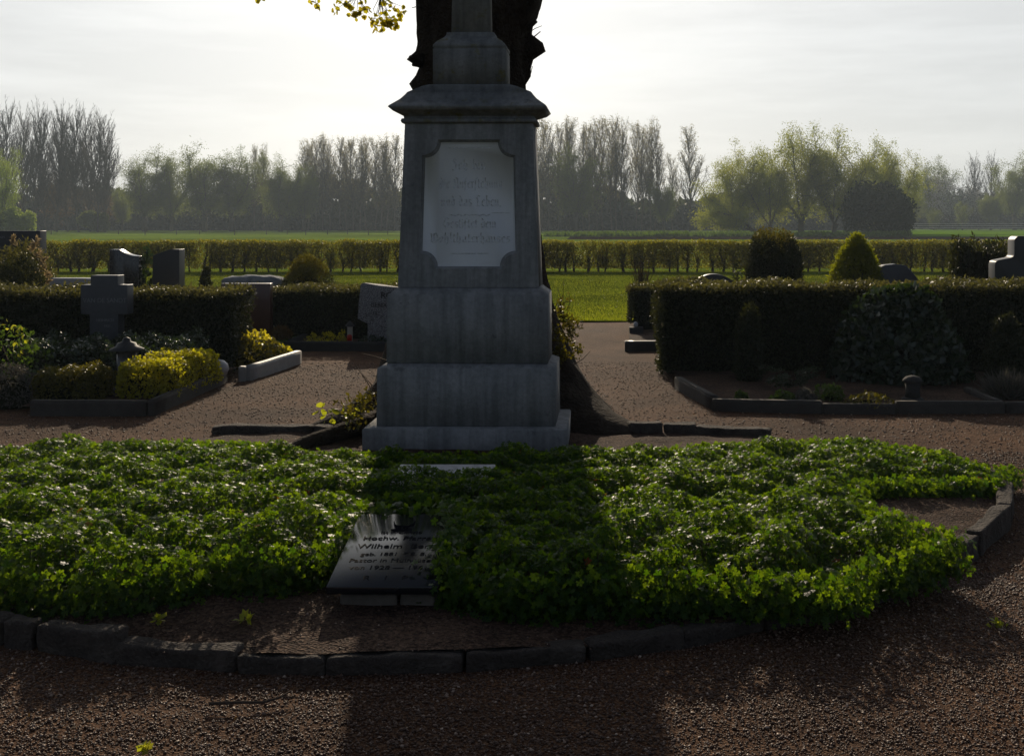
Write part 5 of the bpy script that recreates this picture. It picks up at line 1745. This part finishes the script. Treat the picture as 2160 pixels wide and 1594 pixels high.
lib('leaning', tk, cw, [M['farbark']], [M['willow'], M['farbark']])
for v in range(3):
    tk, cw = grow_willow(rt, 15, 7, .42, t_leaf=26000, head=.2, ls=.36)
    lib('greentree%d' % v, tk, cw, [M['farbark']], [M['fargreen'], M['farbark']])
tk, cw = grow_willow(rt, 14, 7, .5, t_leaf=26000, ls=.28)
lib('spring', tk, cw, [M['farbark']], [M['springleaf'], M['farbark']])
for v in range(2):
    lib('bush%d' % v, None, bush_mesh(rt, 6, 7, 14000, .34), [], [M['fardark']])
lib('roundbush', None, bush_mesh(rt, 4, 5, 10000, .3), [], [M['fargreen']])
lib('springbush', None, bush_mesh(rt, 4, 5, 10000, .3), [], [M['springleaf']])
tk, cw = grow_willow(rt, 9, 6, .5, t_leaf=5000, ls=.32)
lib('blossomtree', tk, cw, [M['farbark']], [M['blossom'], M['farbark']])
tk, cw = grow_willow(rt, 12, 6, .5, t_leaf=5000, ls=.4)
lib('rusttree', tk, cw, [M['farbark']], [M['rust'], M['farbark']])
lib('pollard', *(lambda a: (a[0], a[1]))(grow_willow(rt, 6, 9, .5, t_leaf=4000, head=.3, ls=.25)), [M['farbark']], [M['fargreen'], M['farbark']])


def far_tree(name, key, x, ytop, d, label, cat='tree', group=None, sx=1.0, rz=None):
    tk, cw = LIB[key]
    s = PZ(ytop, d) / HGT[key]
    o = bpy.data.objects.new(name, None)
    sc.collection.objects.link(o)
    o.location = (PX(x, d), d, 0)
    o.rotation_euler = (0, 0, rt.uniform(0, 6.28) if rz is None else rz)
    o.scale = (s * sx, s * sx, s)
    tag(o, label, cat, group)
    for nm, me in (('trunk', tk), ('crown', cw)):
        if me:
            c = bpy.data.objects.new(nm, me)
            sc.collection.objects.link(c)
            c.parent = o


GL_ = 'tall bare poplars at the left edge of the wood'
for i, (x, yt, d) in enumerate([(-40, 205, 205), (-8, 208, 200), (22, 200, 196), (48, 212, 204), (72, 203, 192), (97, 214, 202), (120, 206, 194), (143, 214, 200), (166, 208, 190), (190, 216, 198), (206, 219, 188), (222, 228, 192)]):
    far_tree('bare_poplar', 'bare%d' % (i % 3), x, yt + 8, d, 'tall bare winter poplar in the tallest group at the left edge' if i < 11 else 'outermost bare poplar of the tall left group, leaning out to the right over the gap', 'tree', GL_, .8)
GM = 'slender budding poplars left of the monument'
for i, x in enumerate(range(640, 850, 15)):
    far_tree('budding_poplar', 'budding%d' % (i % 4), x + rt.uniform(-5, 5), 288 + rt.uniform(-6, 12), rt.uniform(214, 228), 'slender budding poplar in the even row just left of the monument', 'tree', GM, 1.0)
GR = 'slender budding poplars right of the monument'
for i, x in enumerate(range(1128, 1392, 16)):
    far_tree('budding_poplar', 'budding%d' % (i % 4), x + rt.uniform(-6, 6), 252 + rt.uniform(-8, 14), rt.uniform(205, 222), 'slender budding poplar in the tall row just right of the monument', 'tree', GR, .85)
for i, x in enumerate((868, 905, 950, 998, 1045, 1085, 1112)):
    far_tree('budding_poplar', 'budding%d' % (i % 4), x, 275, 216 + 3 * (i % 3), 'slender budding poplar of the row, hidden behind the monument', 'tree', 'slender budding poplars behind the monument', 1.0)
far_tree('budding_poplar', 'budding1', 1455, 268, 200, 'single budding poplar standing free between the poplar row and the lime green willows', sx=1.05)
far_tree('budding_poplar', 'budding2', 1418, 325, 214, 'shorter budding tree in the dip left of the free standing poplar', sx=.9)
far_tree('budding_poplar', 'budding3', 536, 306, 214, 'left one of the two slim poplars rising among the grey green trees', sx=.75)
far_tree('budding_poplar', 'budding0', 557, 304, 216, 'right one of the two slim poplars rising among the grey green trees', sx=.75)
for i, (x, yt, d, sx, lb) in enumerate([(305, 318, 205, 1.0, 'leftmost rounded grey green tree right of the tall bare poplars'), (362, 325, 210, .8, 'narrow grey green tree in the dip left of the broad middle trees'), (432, 316, 206, 1.0, 'left one of the two broad grey green trees left of the slim poplars'),
                                        (488, 318, 208, 1.0, 'right one of the two broad grey green trees left of the slim poplars'), (592, 326, 204, .95, 'rounded grey green tree right of the two slim poplars'), (640, 350, 210, .8, 'low grey green tree before the start of the budding poplar row'), (258, 395, 212, .7, 'small grey green tree in the low gap beside the tall bare poplars')]):
    far_tree('green_tree', 'greentree%d' % (i % 3), x, yt, d, lb, 'tree', 'grey green trees of the far wood', sx)
far_tree('rusty_tree', 'rusttree', 118, 355, 212, 'rusty brown leaved tree inside the tall bare poplars', sx=.8)
far_tree('rusty_tree', 'rusttree', 215, 395, 214, 'lower rusty brown tree at the right foot of the bare poplars', sx=1.0)
far_tree('spring_willow', 'spring', 0, 318, 150, 'bright green willow cut by the left edge of the photo', sx=.62)
far_tree('green_bush', 'springbush', 28, 440, 148, 'bright green bush at the foot of the left edge willow', 'bush', sx=1.0)
far_tree('round_bush', 'roundbush', 195, 446, 190, 'dark round bush alone at the wood edge below the bare poplars', 'bush', sx=1.1)
for i, (x, yt, d, sx, lb) in enumerate([(1555, 306, 150, .8, 'left willow of the lime green group with a gap of sky above its right'), (1625, 330, 147, .7, 'lower lime green willow between the left and the tallest willow'), (1690, 267, 152, .85, 'tallest lime green willow in the middle of the right hand group'),
                                        (1760, 288, 150, .8, 'lime green willow just right of the tallest one'), (1835, 302, 153, .8, 'lime green willow behind the big dark bush'), (1895, 325, 158, .8, 'rightmost willow of the lime green group, falling away to the right')]):
    far_tree('lime_willow', 'willow%d' % (i % 3), x, yt, d, lb, 'tree', 'lime green willows on the right', sx)
far_tree('leaning_willow', 'leaning', 1590, 385, 143, 'pale willow leaning far out to the left, beside the lime green willows', sx=.95, rz=0)
far_tree('dark_bush', 'bush0', 1850, 388, 140, 'big dense dark green bush before the lime green willows', 'bush', sx=1.05)
for key, x, yt, d, sx, nm, lb in [('greentree0', 1965, 338, 275, 1.0, 'green_tree', 'far green tree right of the lime green willows'), ('bare0', 2050, 322, 285, .9, 'bare_tree', 'left of the far bare trees near the right edge'), ('bare1', 2090, 318, 290, .9, 'bare_tree', 'right of the far bare trees near the right edge'),
                              ('blossomtree', 2012, 372, 262, 1.1, 'blossom_tree', 'white blossoming tree before the far bare trees'), ('greentree1', 2140, 325, 250, .9, 'green_tree', 'far green tree at the right edge of the photo'), ('greentree2', 2090, 400, 245, .9, 'green_tree', 'lower green tree before the far bare trees at the right'),
                              ('pollard', 1970, 440, 240, 1.0, 'pollard_willow', 'left grey pollard willow beyond the bright crop field'), ('pollard', 2030, 425, 238, .8, 'pollard_willow', 'greener pollard willow right of the grey one beyond the crop field'), ('greentree1', 1925, 380, 270, .8, 'green_tree', 'low far tree in the gap beside the last lime green willow')]:
    far_tree(nm, key, x, yt, d, lb, 'tree', None, sx)
far_tree('green_tree', 'greentree0', 1215, 312, 200, 'dark grey green tree before the poplars right of the monument', sx=.95)
far_tree('green_tree', 'greentree2', 1400, 380, 205, 'lower grey green tree at the right foot of the poplar row', sx=.8)

# the wood behind: undergrowth and far trees that read as one mass
rb = np.random.default_rng(41)
n_ = 120000
x = rb.uniform(-420, 260, n_)
px = x / 226 * F + CX
hpx = np.interp(px, [-3000, 0, 240, 270, 640, 850, 1140, 1380, 1440, 1480, 1900, 2000, 2160, 4000], [9, 8.5, 8, 8, 9, 8.5, 9.5, 9, 7.5, 6, 6.5, 8, 9, 9])
top_ = hpx * (1 + .22 * sn(np.c_[x, x * 0, x * 0], 61, .22) + .12 * sn(np.c_[x, x * 0, x * 0], 62, .8))
z = top_ * rb.uniform(0, 1, n_) ** 1.15
y = 236 + rb.uniform(-8, 8, n_) + np.where(px > 1900, 62, 0)
Q = np.c_[x, y, z]
xl = rb.uniform(-420, 260, 30000)
Ql = np.c_[xl, 243 + rb.uniform(-5, 5, 30000) + np.where(xl / 226 * F + CX > 1900, 62, 0), rb.uniform(0, 5.5, 30000)]
setting('undergrowth', [leaves(Ql, rb.normal(size=(30000, 3)) * (1, 3, 1), rb.uniform(1.4, 2.6, 30000), 'fold', .2, None, 0, rb), leaves(Q, rb.normal(size=(n_, 3)), rb.uniform(.7, 1.7, n_), 'fold', .3, None, 0, rb)], [M['fardark']], 'stuff', label='dark undergrowth filling the far wood between the trunks', cat='undergrowth')
# posts and wires in the fields
for i, x in enumerate((108, 250, 306, 372, 421, 495, 562, 606, 645, 691, 733, 777, 818)):
    d_ = 150 + 6 * math.sin(i * 2.1)
    single('fence_post', [tube([(PX(x, d_), d_, -.2), (PX(x, d_), d_, .75)], [.055, .05], 6)], [M['farbark']], (PX(x, d_), d_, 0), 'thin dark post standing in the green meadow on the left', 'post', 'posts across the green meadow')
pf = thing('paddock_fence', 'pale horizontal fence rails beyond the bright crop field at the right', 'fence', (PX(2040, 232), 232, 0))
for i, z in enumerate((.5, .95, 1.4)):
    part('rail', [tube([(PX(1915, 232), 232 + .02 * i, z), (PX(2300, 232), 232 + .02 * i, z)], [.05, .05], 5)], [M['track']], pf)
for x in range(1930, 2290, 45):
    part('post', [tube([(PX(x, 232), 232.1, -.1), (PX(x, 232), 232.1, 1.55)], [.07, .07], 5)], [M['farbark']], pf)

# ------------------------------------------------------------------ the hazy air
hm, hn, hl = new_mat('haze')
hn.remove(hn['Principled BSDF'])
pv = hn.new('ShaderNodeVolumePrincipled')
pv.inputs['Color'].default_value = (.74, .88, 1, 1)
pv.inputs['Density'].default_value = .00062
pv.inputs['Anisotropy'].default_value = .2
hl.new(pv.outputs[0], hn['Material Output'].inputs['Volume'])
bm = bmesh.new()
bmesh.ops.create_cube(bm, size=1)
bmesh.ops.scale(bm, vec=(1900, 1060, 37), verts=bm.verts)
bmesh.ops.translate(bm, vec=(0, 430, 17.3), verts=bm.verts)
setting('haze', [from_bm(bm)], [hm], 'stuff', label='thin sunlit haze in the air', cat='haze')
